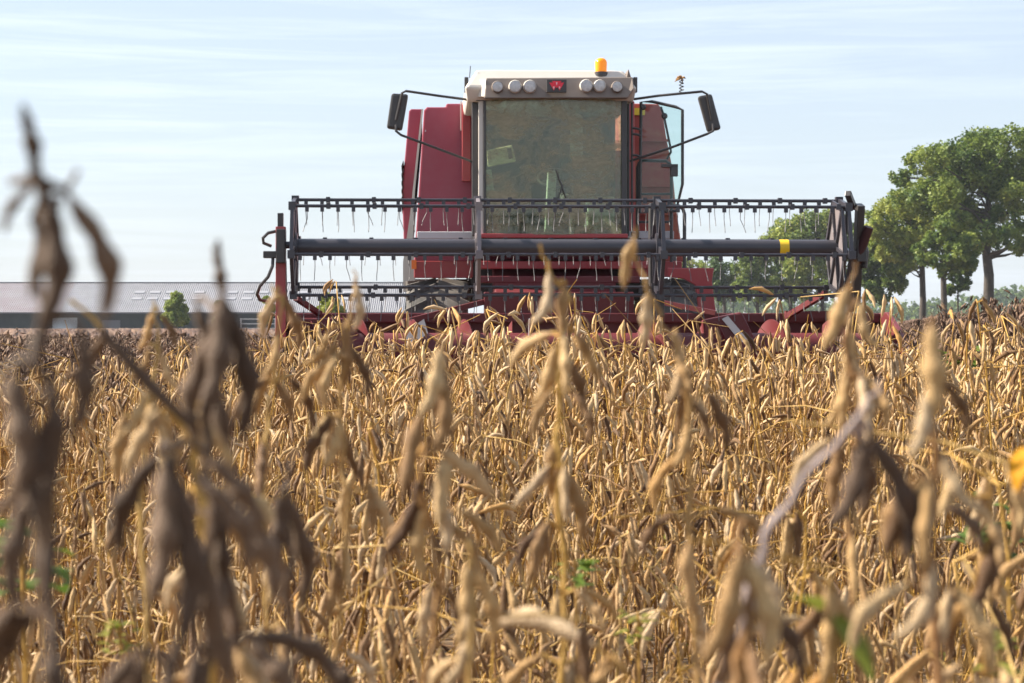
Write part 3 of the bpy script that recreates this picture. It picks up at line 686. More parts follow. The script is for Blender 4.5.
for (px, py, r) in ((497.5, 87, 5.3), (515, 86.7, 5.8), (529.7, 86.7, 5.9), (586.2, 86, 5.9), (599.6, 86, 5.6), (617, 87, 5.2)):
    c = L(px, py, rf+.02); rad = r/93.0
    g = MB(); g.lathe([(-.03, rad*.9), (-.045, rad), (-.02, rad*1.12), (.06, rad*1.12)], c, 'y', 24); ri = g.build('work_lamp', m_fascia if px in (497.5, 617) else m_white, cab, smooth=True)
    g = MB(); g.lathe([(-.052, rad*.25), (-.050, rad*.6), (-.044, rad*.94), (-.03, rad*.94)], c, 'y', 24); g.build('lens', m_lens, cab, smooth=True)
# emblem panel: three red triangles, the middle one in front
b = MB(); boxpx(b, 546.8, 79.3, 566.6, 92.2, rf-.045, rf+.02); b.build('emblem_panel', m_black, cab, bevel=.004)
def tri(pts, y, m): MB().prism(poly(pts, y), (0, .004, 0)).build('emblem', m, cab)
yy = rf - .052
tri([(549.3, 82.6), (558.2, 82.6), (553.8, 90.4)], yy, m_logo); tri([(555.2, 82.6), (564.1, 82.6), (559.6, 90.4)], yy, m_logo)
tri([(552.0, 81.0), (561.4, 81.0), (556.7, 88.0)], yy-.006, m_logo)
tri([(552.9, 86.6), (554.7, 86.6), (553.8, 89.4)], yy-.012, m_logow); tri([(558.7, 86.6), (560.5, 86.6), (559.6, 89.4)], yy-.012, m_logow)
tri([(555.9, 82.2), (557.5, 82.2), (556.7, 85.4)], yy-.012, m_logow)
# beacon
bc = L(601, 76.5, rf+.3); be = part('beacon')
MB().lathe([(0, .075), (.045, .075), (.05, .055)], bc, 'z', 20).build('base', m_black, be, smooth=True)
MB().lathe([(.05, .062), (.15, .066), (.175, .058), (.195, .035), (.20, .01)], bc, 'z', 20).build('lens', m_orange, be, smooth=True)
# antenna on left roof corner
MB().tube([L(469.5, 78, rf+.3), L(470.5, 66, rf+.3)], .005, 5).build('aerial', m_black, cab)
# mirrors
def mirror(quad, top, bot, yl):
    e = part('mirror')
    b = MB(); b.prism(poly(quad, yl), (0, .10, 0)); b.build('mirror_housing', m_black, e, bevel=.025)
    b = MB(); b.tube(top, .014, 8); b.tube(bot, .014, 8); b.build('mirror_arm', m_black, e, smooth=True)
ym = cf - .05
mirror([(391.5, 93), (408.5, 94), (402, 130.5), (386.5, 128)], [L(471, 100, cf+.2), L(440, 96, ym-.05), L(406, 91, ym-.08), L(402, 93, ym-.06), L(396, 120, ym-.03)],
       [L(396, 125, ym-.03), L(396, 131, ym-.05), L(401, 135, ym-.05), L(436, 148, ym-.03), L(473, 162, cf+.18)], ym)
mirror([(698, 96), (712, 93.5), (721.5, 129), (708, 132)], [L(628, 100, cf+.2), L(660, 95.5, ym-.05), L(702, 91.5, ym-.08), L(707, 94, ym-.06), L(712, 120, ym-.03)],
       [L(713, 124, ym-.03), L(713, 131, ym-.05), L(707, 134, ym-.05), L(670, 148, ym-.03), L(630, 161, cf+.18)], ym)
b = MB(); pts = []
for i in range(40):
    t = i/39; c = L(681.5, 93 - 13*t, ym-.05); a = t*2*math.pi*4; pts.append(c + Vector((.022*math.cos(a), .022*math.sin(a), 0)))
b.tube(pts, .006, 5); b.build('spring_mount', m_black, H)
# dry bits of plant caught on the spring mount
b = MB(); rq = random.Random(3)
for i in range(9):
    c = L(681.5, 78, ym-.05); d = Vector((rq.uniform(-1, 1), rq.uniform(-1, 1), rq.uniform(-.5, .6))) * .07
    b.tube([c, c + d*.5, c + d + Vector((0, 0, -.02))], [.006, .014, .003], 5)
b.build('caught_straw', material('caught_straw_colour', (.35, .2, .08), .9), H)
# open right door with its glass
dr = part('door'); yd = 2.5
fr = [(641, 102), (652, 101.5), (676, 107), (682.5, 110), (682.5, 184), (676, 211), (640, 213)]
b = MB(); b.tube([L(a, c, yd + (a-641)*-.004) for a, c in fr], .017, 8, closed=True); b.build('door_frame', m_black, dr, smooth=True)
b = MB(); b.prism([L(a, c, yd + (a-641)*-.004) for a, c in fr], (0, .006, 0)); b.build('door_glass', m_glass, dr)
b = MB(); b.tube([L(661, 107, yd-.06), L(664, 116, yd-.1), L(670, 145, yd-.1), L(671, 152, yd-.1), L(667, 159, yd-.06)], .013, 7)
b.lathe([(-.02, .02), (0, .035), (.02, .02)], L(664.5, 116, yd-.1), 'y', 12); b.lathe([(-.02, .02), (0, .035), (.02, .02)], L(643, 107, yd-.1), 'y', 12)
b.build('handle', m_black, dr, smooth=True)
b = MB(); boxpx(b, 662, 164, 678, 167, yd-.2, yd-.12); boxpx(b, 671, 166, 678, 176, yd-.2, yd-.1); b.build('latch', m_black, dr)
b = MB(); b.tube([L(632, 102, 2.4), L(632, 236, 2.4)], .012, 7)
for z in (128, 134, 155): b.tube([L(632, z, 2.4), L(637, z+.5, 2.4), L(641, z+2, 2.4)], .015, 6)
b.build('door_hinge', m_black, dr)
rl = MB(); yh = 2.55
rl.tube([L(637.5, 262, yh), L(637.5, 168, yh), L(639, 163, yh), L(643, 160.5, yh), L(666, 161, yh), L(670, 164, yh), L(671.5, 170, yh), L(671.5, 262, yh)], .018, 8)
for z in (194, 222): rl.tube([L(637.5, z, yh), L(671.5, z, yh)], .014, 7)
rl.build('ladder_rail', m_black, H, smooth=True)
b = MB(); b.tube([L(672, 206, 2.3), L(679, 206, 2.3), L(683, 209, 2.3), L(684.5, 214, 2.3), L(684.5, 272, 2.3)], .02, 8); b.build('grab_handle', m_black, H, smooth=True)
b = MB(); b.prism([L(455, 236, 2.35), L(478, 236, 2.35), L(478, 205, 2.35)], (0, .02, 0))
# ------------------------------------------------------------------ soybeans
def ramp_nodes(n, l, cols, src):
    r = n.new('ShaderNodeValToRGB'); e = r.color_ramp.elements
    for i, c in enumerate(cols):
        p = i / (len(cols) - 1)
        if i == 0: e[0].position = 0; e[0].color = (*c, 1)
        elif i == len(cols) - 1: q = e[len(e)-1]; q.position = 1; q.color = (*c, 1)
        else: q = e.new(p); q.color = (*c, 1)
    l.new(src, r.inputs[0]); return r.outputs[0]
PODC = [(0.08, 0.04, 0.02), (0.22, 0.12, 0.05), (0.42, 0.255, 0.10), (0.54, 0.365, 0.17), (0.53, 0.395, 0.245), (0.50, 0.265, 0.065)]
STEMC = [(0.27, 0.15, 0.04), (0.46, 0.27, 0.055), (0.44, 0.29, 0.10), (0.22, 0.11, 0.05)]
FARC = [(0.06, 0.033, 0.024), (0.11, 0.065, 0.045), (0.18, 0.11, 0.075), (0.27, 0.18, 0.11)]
def plant_material(name, cols, mode, fuzz=True, trans=0.08, spots=True):
    m = bpy.data.materials.new(name); m.use_nodes = True; n, l = m.node_tree.nodes, m.node_tree.links
    b = n['Principled BSDF']; b.inputs['Roughness'].default_value = 0.62; b.inputs['Specular IOR Level'].default_value = 0.25
    if fuzz:
        b.inputs['Sheen Weight'].default_value = 0.22; b.inputs['Sheen Roughness'].default_value = 0.4; b.inputs['Sheen Tint'].default_value = (1, .9, .75, 1)
    if mode == 'object':
        o = n.new('ShaderNodeObjectInfo'); src = o.outputs['Random']
    else:
        o = n.new('ShaderNodeAttribute'); o.attribute_name = 'tint'; src = o.outputs['Fac']
    c = ramp_nodes(n, l, cols, src)
    if spots:
        t = n.new('ShaderNodeTexCoord'); z = n.new('ShaderNodeTexNoise'); z.inputs['Scale'].default_value = 5; z.inputs['Detail'].default_value = 5
        l.new(t.outputs['Object'], z.inputs['Vector'])
        r = n.new('ShaderNodeMapRange'); r.inputs[1].default_value = .5; r.inputs[2].default_value = .75; r.inputs[3].default_value = 0; r.inputs[4].default_value = .85
        l.new(z.outputs['Fac'], r.inputs[0])
        x = n.new('ShaderNodeMix'); x.data_type = 'RGBA'; x.blend_type = 'MULTIPLY'; x.inputs['B'].default_value = (.42, .34, .3, 1)
        l.new(r.outputs[0], x.inputs['Factor']); l.new(c, x.inputs['A']); c = x.outputs['Result']
        q = n.new('ShaderNodeBump'); q.inputs['Strength'].default_value = .35; q.inputs['Distance'].default_value = .03
        z2 = n.new('ShaderNodeTexNoise'); z2.inputs['Scale'].default_value = 34; l.new(t.outputs['Object'], z2.inputs['Vector'])
        l.new(z2.outputs['Fac'], q.inputs['Height']); l.new(q.outputs[0], b.inputs['Normal'])
    l.new(c, b.inputs['Base Color'])
    if trans:
        t = n.new('ShaderNodeBsdfTranslucent'); l.new(c, t.inputs['Color'])
        x = n.new('ShaderNodeMixShader'); x.inputs[0].default_value = trans
        l.new(b.outputs[0], x.inputs[1]); l.new(t.outputs[0], x.inputs[2]); l.new(x.outputs[0], n['Material Output'].inputs['Surface'])
    return m
m_pod = plant_material('soybean_pod_skin', PODC, 'object')
m_poddark = plant_material('silhouette_pod_skin', [(0.075, 0.045, 0.028), (0.125, 0.077, 0.047), (0.20, 0.127, 0.078)], 'object', trans=.12)  # pod browns darkened so the near plants read as backlit silhouettes
m_stem = plant_material('soybean_stem', STEMC, 'object', False, 0)
m_stemdark = plant_material('silhouette_soybean_stem', [(0.07, .045, .03), (.12, .075, .045)], 'object', False, 0)  # stem browns darkened likewise for the silhouetted near plants
m_pale = plant_material('bleached_stem', [(0.27, 0.22, 0.21), (.31, .25, .24)], 'object', False, 0)
m_stuff = plant_material('soybean_crop_pods', PODC, 'attr', spots=False)
m_stuffs = plant_material('soybean_crop_stems', STEMC, 'attr', False, 0, spots=False)
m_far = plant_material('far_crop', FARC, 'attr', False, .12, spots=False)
m_gleaf = plant_material('yellow_green_leaf', [(0.17, 0.21, 0.03), (0.26, 0.27, 0.05), (0.36, 0.33, 0.09)], 'object', False, .5)
m_yleaf = plant_material('yellow_leaf', [(0.70, 0.33, 0.012), (0.75, 0.38, .02)], 'object', False, .45)
m_weed = plant_material('weed_green', [(0.07, 0.13, 0.02), (0.14, 0.2, 0.035)], 'object', False, .4)

def pod_shape(nr, ns, curve=0.25, width=0.115, flat=0.62, beans=3, seed=0):
    """pod hanging from the origin down -Z, length 1; curved in +X"""
    rg = np.random.default_rng(seed); V = []
    ts = np.linspace(0, 1, nr)
    ph = rg.uniform(-.05, .05)
    for t in ts:
        prof = max(0.0, math.sin(math.pi * min(1, max(0, (t - .03) / .94)) ** .85)) ** .72
        r = width * (0.12 + 0.88 * prof) * (1 + (0.21 if nr > 5 else 0) * math.cos(2*math.pi*(beans*(t + ph) - .5)) * prof)
        if t < .06: r = width * .22
        if t > .95: r = width * .10
        cx = curve * math.sin(math.pi * t) * .5 + curve * .55 * t * t - .04*math.sin(t*7)*.3; cz = -t * (1 - .08 * curve)
        for k in range(ns):
            a = 2*math.pi*k/ns; V.append((cx + r*math.cos(a), flat*r*math.sin(a), cz))
    Fq = [(i*ns+k, (i+1)*ns+k, (i+1)*ns+(k+1) % ns, i*ns+(k+1) % ns) for i in range(nr-1) for k in range(ns)]
    return np.array(V), np.array(Fq)
HI_SPEC = ((.18, .096, .74, 3), (.3, .09, .72, 3), (-.12, .098, .76, 2), (.42, .09, .74, 3), (.07, .104, .7, 3))
POD_HI = [pod_shape(26, 14, c, w, f, b, i) for i, (c, w, f, b) in enumerate(HI_SPEC)]
POD_MD = [pod_shape(11, 7, c, w, f, b, i) for i, (c, w, f, b) in enumerate(((.14, .092, .74, 3), (.26, .088, .72, 3), (-.12, .094, .76, 2), (.4, .088, .74, 3), (.05, .10, .7, 2), (.2, .092, .68, 3)))]
POD_LO = [pod_shape(5, 4, c, w, f, 3, 0) for (c, w, f) in ((.16, .095, .8), (.34, .09, .8), (-.12, .098, .8))]
POD_XL = [pod_shape(3, 3, c, w, .8, 3, 0) for (c, w) in ((.3, .14), (-.1, .15))]
podmesh_hi = [np_mesh('pod', v, f, m_pod, smooth=True) for v, f in POD_HI]
podmesh_hid = [np_mesh('pod', v, f, m_poddark, smooth=True) for v, f in POD_HI]
podmesh = [np_mesh('pod', v, f, m_pod, smooth=True) for v, f in POD_MD]

def hang_matrix(direction, roll):
    """rotation that sends -Z to direction"""
    q = Vector((0, 0, -1)).rotation_difference(Vector(direction).normalized())
    return (q.to_matrix() @ Matrix.Rotation(roll, 3, 'Z'))
def gen_plant(rnd, Hh=1.0, max_pods=40):
    """stems: list of (points, radii); pods: (pos, dir, roll, length)"""
    stems, pods, sticks = [], [], []
    def axis(p0, lean, length, r0, low):
        n = max(4, int(length / .055)); pts = [Vector(p0)]; d = Vector(lean).normalized()
        for i in range(n):
            d = (d + Vector((rnd.uniform(-.16, .16), rnd.uniform(-.16, .16), .10))).normalized()
            pts.append(pts[-1] + d * length / n)
        stems.append((pts, [max(.0013, r0 * (1 - .68 * i / n)) for i in range(n + 1)]))
        for i in range(2, n + 1):
            t = i / n
            if pts[i].z < low: continue
            k = rnd.choice((1, 2, 2, 3, 3)) if i < n else 3
            az0 = rnd.uniform(0, 6.28) + i * math.pi
            for j in range(k):
                az = az0 + rnd.gauss(0, .9); el = abs(rnd.gauss(.26, .22))
                if rnd.random() < .06: el = rnd.uniform(1.2, 2.3)
                dd = Vector((math.sin(el)*math.cos(az), math.sin(el)*math.sin(az), -math.cos(el)))
                off = Vector((math.cos(az), math.sin(az), rnd.uniform(.1, .8))) * rnd.uniform(.004, .02)
                pods.append((pts[i] + off, dd, az + rnd.gauss(0, .5), rnd.uniform(.046, .066)))
                sticks.append(([pts[i], pts[i] + off], [.0011, .0011]))
            if rnd.random() < .26:      # bare leaf stalk still on the plant
                az = rnd.uniform(0, 6.28); ln = rnd.uniform(.07, .2)
                e = Vector((math.cos(az), math.sin(az), rnd.uniform(-.2, 1.3))).normalized() * ln
                sticks.append(([pts[i], pts[i] + e * .5 + Vector((0, 0, .01)), pts[i] + e], [.0014, .001, .0007]))
        return pts
    main = axis((0, 0, 0), (rnd.uniform(-.12, .12), rnd.uniform(-.12, .12), 1), Hh, .0042, .30 * Hh)
    for _ in range(rnd.choice((1, 2, 2, 3))):
        i = rnd.randint(2, max(3, len(main) // 3)); az = rnd.uniform(0, 6.28); s = rnd.uniform(.12, .36)
        axis(main[i], (math.cos(az)*s, math.sin(az)*s, 1), (Hh - main[i].z) * rnd.uniform(.6, .95), .0028, .38 * Hh)
    if len(pods) > max_pods:
        pods.sort(key=lambda p: -p[0].z * rnd.uniform(.75, 1.25)); pods = pods[:max_pods]
    return stems, pods, sticks

# --- individual plants
def build_proto(seed, Hh, leafy):
    rnd = random.Random(seed); stems, pods, sticks = gen_plant(rnd, Hh, 46)
    root = empty('soybean_plant', (0, 0, 0))
    b = MB()
    for p, r in stems: b.tube(p, r, 6)
    for p, r in sticks: b.tube(p, r, 4)
    b.build('stem', m_stem, root, smooth=True)
    for pos, d, roll, ln in pods:
        o = bpy.data.objects.new('pod', rnd.choice(podmesh)); C.objects.link(o); o.parent = root
        o.matrix_local = Matrix.Translation(pos) @ hang_matrix(d, roll).to_4x4() @ Matrix.Diagonal((ln, ln, ln, 1))
    for _ in range(leafy):
        i = rnd.randint(5, 11); p = stems[0][0][i]
        lf(rnd, p, root)
    return root
def leaf_geo(pos, d, ln, w, cup=.25):
    d = Vector(d).normalized(); side = d.cross(Vector((0, 0, 1))).normalized(); up = side.cross(d)
    vs, fs = [], []; n = 6
    for i in range(n + 1):
        t = i / n; hw = w * math.sin(math.pi * (t * .92 + .04)) ** .8 * (1.1 - .4 * t)
        c = Vector(pos) + d * ln * t - Vector((0, 0, 1)) * ln * .35 * t * t
        vs += [c + side * hw + up * hw * cup, c, c - side * hw + up * hw * cup]
    for i in range(n): fs += [(i*3, i*3+1, i*3+4, i*3+3), (i*3+1, i*3+2, i*3+5, i*3+4)]
    return vs, fs
def lf(rnd, p, root, mat=None, ln=None, d=None):
    az = rnd.uniform(0, 6.28); b = MB(); d = d or (math.cos(az), math.sin(az), rnd.uniform(-.3, .6)); ln = ln or rnd.uniform(.03, .06)
    vs, fs = leaf_geo(p, d, ln, ln * .34); b.add(vs, fs)
    return b.build('leaf', mat or m_gleaf, root, smooth=True)
PR = []
for i in range(12):
    Hh = 1.0; PR.append(build_proto(100 + i, Hh, 1 if i in (1, 3, 6, 8, 10) else 0))
GROUP = 'soybean plants of the standing crop'
LABEL = 'dry golden brown soybean plant with hanging pods, one of the leafless crop in front'
def top_height(x, d, rnd):
    """height of a plant's tip over z = 0 at distance d"""
    c = abs(x) / d
    z = .86 + .28 * float(smooth01((d - 1.8) / 6.2))
    left = x < -(0.105 + .0) * d; right = x > 0.158 * d
    if d > 9: z = 1.15 - .16 * float(smooth01((d - 9) / 4)) if not (left or right) else 1.03 if left else 1.06
    if 12 < d < 21 and not (left or right): z = .90
    g = rnd.gauss(0, .07) + ((rnd.random() ** 2) * .2 if rnd.random() < .13 else 0)
    if d <= 1.75: g += rnd.uniform(.05, .3)
    if 1.75 < d < 5.5 and rnd.random() < .36: g += rnd.uniform(.02, .30) * (1 - .12 * (d - 1.7))
    if left and d > 4: z -= .06; g *= .8
    if 5.5 <= d < 11 and not left and rnd.random() < .25: g += rnd.uniform(.03, .2)
    return z + g
rnd = random.Random(77)
spots = []
d = 1.3
while len(spots) < 300 - 18:
    step = .205
    hw = .27 * d + .18; n = int(2 * hw / step)
    for j in range(n):
        x = -hw + (j + .5) * step + rnd.uniform(-.07, .07); y = d + rnd.uniform(-.07, .07)
        spots.append((x, y))
    d += step
spots = spots[:300 - 18]; D_IND = d - .205
leaves_used = 0
for i, (x, y) in enumerate(spots):
    k = i % len(PR) if i < len(PR) else rnd.randrange(len(PR))
    src = PR[k]
    if i < len(PR): r = src
    else:
        r = src.copy(); C.objects.link(r)
        for ch in src.children:
            c = ch.copy(); C.objects.link(c); c.parent = r
    h = top_height(x, y, rnd); s = h / 1.0
    r.location = (x, y, float(terrain(x, y)) - .01); r.rotation_euler = (rnd.gauss(0, .07), rnd.gauss(0, .07), rnd.uniform(0, 6.28)); r.scale = (s * 1.0, s * 1.0, s)
    tag(r, LABEL, 'soybean plant', GROUP)

# --- the rest of the crop: one mass
def lib_plants(nvar, pods_lib, npods, Hh, tube_n, seed, step):
    out = []
    for i in range(nvar):
        rnd = random.Random(seed + i); stems, pods, sticks = gen_plant(rnd, Hh, npods)
        V, Fl, T, MI = [], [], [], []; off = 0
        b = MB()
        for p, r in stems:
            idx = list(range(0, len(p), step)); idx = idx if idx[-1] == len(p) - 1 else idx + [len(p) - 1]
            b.tube([p[q] for q in idx], [max(r[q], .0018) for q in idx], tube_n)
        for p, r in (sticks if step < 3 else []):
            if len(p) > 2: b.tube([p[0], p[2]], [.0016, .001], 3)
        fs = [f for f in b.f if len(f) == 4]; V.append(np.array(b.v)); Fl.append(np.array(fs)); T.append(np.full(len(b.v), rnd.random())); MI.append(np.ones(len(fs))); off = len(b.v)
        for pos, d, roll, ln in pods:
            v, f = pods_lib[rnd.randrange(len(pods_lib))]; M = np.array(hang_matrix(d, roll))
            V.append((v * ln) @ M.T + np.array(pos)); Fl.append(f + off); off += len(v); T.append(np.full(len(v), rnd.random())); MI.append(np.zeros(len(f)))
        out.append((np.concatenate(V), np.concatenate(Fl), np.concatenate(T), np.concatenate(MI)))
    return out
def crop_mass(name, places, lib, mats, label, seed, widen=1.0):
    rng = np.random.default_rng(seed); Vs, Fs, Ts, Ms = [], [], [], []; off = 0
    for (x, y, z0, h) in places:
        V, Fq, T, MI = lib[rng.integers(len(lib))]; a = rng.uniform(0, 6.28); ca, sa = math.cos(a), math.sin(a)
        tx, ty = rng.normal(0, .08, 2)
        X = (V[:, 0]*ca - V[:, 1]*sa) * widen; Yv = (V[:, 0]*sa + V[:, 1]*ca) * widen; Z = V[:, 2]
        Vs.append(np.stack([X*h + tx*Z + x, Yv*h + ty*Z + y, Z*h + z0], -1)); Fs.append(Fq + off); off += len(V)
        Ts.append((T + rng.random() * .5) % 1.0); Ms.append(MI)
    me = np_mesh(name, np.concatenate(Vs), np.concatenate(Fs), mats, {'tint': np.concatenate(Ts)}, smooth=True, mi=np.concatenate(Ms))
    o = bpy.data.objects.new(name, me); C.objects.link(o); tag(o, label, kind='stuff'); print(name, len(places), len(me.polygons))
def free(x, y):     # nothing grows under the header or the machine
    dx, dy = x - MT.x, y - MT.y; c, s = math.cos(YAW), math.sin(YAW); lx, ly = c*dx + s*dy, -s*dx + c*dy
    if -1.7 < ly < 12 and abs(lx) < 3.15: return False
    return not (ly >= 12 and abs(lx) < 3.1)
def scatter(d0, d1, dens, seed, k0=.27, pad=.5, cond=None):
    rg = random.Random(seed); out = []; y = d0
    while y < d1:
        st = 1 / math.sqrt(dens(y)); hw = k0 * y + pad
        x = -hw
        while x < hw:
            px, py = x + rg.uniform(-.5, .5) * st, y + rg.uniform(-.5, .5) * st
            if free(px, py) and (cond is None or cond(px, py)):
                g = float(terrain(px, py)); h = top_height(px, py, rg)
                out.append((px, py, g - .01, h))
            x += st
        y += st
    return out
side = lambda x, y: x < -.085 * y or x > .13 * y
libA = lib_plants(16, POD_MD, 48, 1.0, 5, 500, 1)
libB = lib_plants(14, POD_LO, 40, 1.0, 4, 600, 2)
libC = lib_plants(12, POD_XL, 26, 1.0, 3, 700, 3)
# POD_XL and POD_LO are quads as well, so each library makes one mesh
crop_mass('soybean_crop', scatter(D_IND + .05, 7.5, lambda y: 22, 1), libA, [m_stuff, m_stuffs], 'dense dry soybean crop beyond the nearest plants', 1)
crop_mass('soybean_crop', scatter(7.5, 21, lambda y: 19 if y < 13 else 14, 2, cond=lambda x, y: y < 12.5 or not side(x, y)), libB, [m_stuff, m_stuffs], 'dry soybean crop standing up to the harvester header', 2, 1.1)
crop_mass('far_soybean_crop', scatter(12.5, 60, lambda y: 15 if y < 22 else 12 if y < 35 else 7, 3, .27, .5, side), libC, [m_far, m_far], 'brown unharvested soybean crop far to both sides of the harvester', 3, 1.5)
def far_sheet():
    rng = np.random.default_rng(9); ys = np.geomspace(60, 370, 150); u = np.linspace(-.30, .30, 420)
    Y, U = np.meshgrid(ys, u, indexing='ij'); X = U * Y + rng.normal(0, .05, Y.shape)
    Z = terrain(X, Y) + .86 + rng.random(Y.shape) ** 2 * .32
    V = np.stack([X, Y + rng.normal(0, .1, Y.shape), Z], -1).reshape(-1, 3); nx = len(u)
    i = np.arange((len(ys)-1)*nx).reshape(-1, nx)[:, :-1].ravel()
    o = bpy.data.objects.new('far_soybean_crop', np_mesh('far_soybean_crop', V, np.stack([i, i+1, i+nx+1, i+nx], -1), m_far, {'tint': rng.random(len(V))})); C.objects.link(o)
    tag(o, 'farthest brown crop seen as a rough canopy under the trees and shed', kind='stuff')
far_sheet()

# --- tall sprays close to the camera, each laid out in its own depth
def more_pods(rq, full, b):
    out = []; acc = 0
    for i in range(1, len(full)):
        acc += (full[i] - full[i-1]).length
        if acc > .042 and full[i].z > .35:
            acc = 0
            for _ in range(rq.choice((1, 2, 3, 3))):
                a = rq.uniform(0, 6.28); e = abs(rq.gauss(.3, .25)); off = Vector((math.cos(a), math.sin(a), .5)) * rq.uniform(.006, .02)
                b.tube([full[i], full[i] + off], [.0013, .0013], 5)
                out.append((full[i] + off, Vector((math.sin(e)*math.cos(a), math.sin(e)*math.sin(a), -math.cos(e))), a, rq.uniform(.04, .054)))
    return out
def hero(label, d, stem, pods, dark=False, stem_r=.0020, leaves=(), seed=0, stem_mat=None, name='soybean_plant', extra=()):
    rq = random.Random(seed); pts = [P(px, py, d + dd) for px, py, dd in [(s + (0,))[:3] for s in stem]]
    base = Vector((pts[-1].x + rq.uniform(-.03, .03), pts[-1].y + .02, 0)); root = empty(name, base); tag(root, label, 'soybean plant', 'tall soybean plants close to the camera')
    pts = [p - base for p in pts]
    pts.append(Vector((pts[-1].x * .4, 0, pts[-1].z * .45))); pts.append(Vector((0, 0, -.02)))
    # fine wobble between given points
    full = []
    for a, b_ in zip(pts[:-1], pts[1:]):
        for k in range(4): full.append(a.lerp(b_, k/4) + (Vector((rq.uniform(-1, 1), rq.uniform(-1, 1), 0)) * .0028 if k else Vector()))
    full.append(pts[-1]); n = len(full)
    b = MB(); b.tube(full, [stem_r * (.35 + .65 * min(1, i / (n * .5))) * (1.35 if i % 4 == 0 else 1) for i in range(n)], 8)
    for (q, r) in extra: b.tube([P(a, c, d + e) - base for a, c, e in q], r, 7)
    for pd in pods:
        x0, y0 = pd[0], pd[1]; p0 = P(x0, y0, d + (pd[5] if len(pd) > 5 else 0)) - base
        j = min(range(n), key=lambda i: (full[i] - p0).length)
        if .002 < (full[j] - p0).length < .12: b.tube([full[j], full[j].lerp(p0, .6) + Vector((0, 0, .003)), p0], [.0015, .0012, .0014], 6)
    extra_p = more_pods(rq, full[int(n * (.42 if dark else .2)):], b)
    b.build('stem', stem_mat or (m_stemdark if dark else m_stem), root, smooth=True)
    for pos, dv, rl, ln in extra_p:
        o = bpy.data.objects.new('pod', rq.choice(podmesh_hid if dark else podmesh_hi)); C.objects.link(o); o.parent = root
        o.matrix_local = Matrix.Translation(pos) @ hang_matrix(dv, rl).to_4x4() @ Matrix.Diagonal((ln*1.05, ln*1.05, ln, 1))
    for pd in pods:
        x0, y0, x1, y1, kind = pd[:5]; dd = pd[5] if len(pd) > 5 else 0; w = pd[6] if len(pd) > 6 else 1.0
        p0 = P(x0, y0, d + dd) - base; p1 = P(x1, y1, d + dd + rq.uniform(-.015, .015)) - base; v = p1 - p0; ln = v.length
        # roll: +1 curve bulges left, -1 right, as seen from the front
        me = (podmesh_hid if (dark or pd[-1] == 'd') else podmesh_hi)[abs(kind) % 5]
        o = bpy.data.objects.new('pod', me); C.objects.link(o); o.parent = root
        roll = (math.pi if kind < 0 else 0) + rq.uniform(-.35, .35)
        cv = HI_SPEC[abs(kind) % 5][0]; T_ = Matrix.Rotation(roll, 3, 'Z') @ Vector((cv * .55, 0, -(1 - .08 * cv)))
        q = T_.rotation_difference(v).to_matrix() @ Matrix.Rotation(roll, 3, 'Z'); ln = ln / T_.length; ww = min(ln, .056) * (1.02 if dark else 1.05) * (w if not isinstance(w, str) else 1)
        o.matrix_local = Matrix.Translation(p0) @ q.to_4x4() @ Matrix.Diagonal((ww, ww, ln, 1))
    for (px, py, dx, dy, ln, mt) in leaves:
        lf(rq, P(px, py, d) - base, root, mt, ln, P(px + dx, py + dy, d - .01) - P(px, py, d))
    return root
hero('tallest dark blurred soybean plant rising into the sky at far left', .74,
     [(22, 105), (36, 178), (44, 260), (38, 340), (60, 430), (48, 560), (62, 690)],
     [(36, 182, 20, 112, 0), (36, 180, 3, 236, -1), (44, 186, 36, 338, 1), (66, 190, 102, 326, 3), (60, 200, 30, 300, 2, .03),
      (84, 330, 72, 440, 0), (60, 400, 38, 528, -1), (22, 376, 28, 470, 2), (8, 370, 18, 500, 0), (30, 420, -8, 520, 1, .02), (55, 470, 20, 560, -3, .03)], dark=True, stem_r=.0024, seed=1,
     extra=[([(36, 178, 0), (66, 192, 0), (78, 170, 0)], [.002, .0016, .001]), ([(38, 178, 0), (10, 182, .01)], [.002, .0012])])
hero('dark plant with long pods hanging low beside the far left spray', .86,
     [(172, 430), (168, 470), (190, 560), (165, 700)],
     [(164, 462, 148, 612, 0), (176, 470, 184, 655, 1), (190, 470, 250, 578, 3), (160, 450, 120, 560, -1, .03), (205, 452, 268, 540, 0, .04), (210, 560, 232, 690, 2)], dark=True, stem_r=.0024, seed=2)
hero('blurred grey brown spray with pods bunched beneath a dark tip', 1.0,
     [(218, 240), (222, 290), (212, 330), (205, 420), (214, 520), (200, 700)],
     [(222, 292, 200, 420, 0), (212, 330, 196, 448, -1), (226, 300, 244, 448, 1), (206, 340, 232, 452, 2, .02), (196, 300, 190, 380, 3, .02), (214, 252, 222, 300, 0)], dark=True, stem_r=.0022, seed=3,
     extra=[([(100, 330, 0), (150, 385, 0), (190, 425, 0)], [.0022, .0034, .002])])
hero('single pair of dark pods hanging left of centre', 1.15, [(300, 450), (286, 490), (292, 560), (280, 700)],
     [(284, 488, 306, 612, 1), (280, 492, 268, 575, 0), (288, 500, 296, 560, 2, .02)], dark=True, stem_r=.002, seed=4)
hero('blurred stem leaning across the left with a thick bent twig', 1.25, [(70, 300), (105, 335), (150, 385), (186, 428), (205, 500), (212, 600), (210, 700)],
     [(106, 334, 60, 380, 1), (150, 388, 118, 440, 0), (186, 430, 176, 500, -1)], stem_r=.0028, seed=5)
hero('orange tinted spray with short pods above the far crop', 1.7, [(153, 300), (158, 335), (150, 400), (140, 500), (150, 700)],
     [(158, 312, 175, 350, 1), (152, 312, 138, 352, 0), (160, 350, 182, 392, -1), (150, 345, 128, 380, 3), (155, 400, 145, 455, 2), (150, 400, 170, 445, 1)], seed=6)
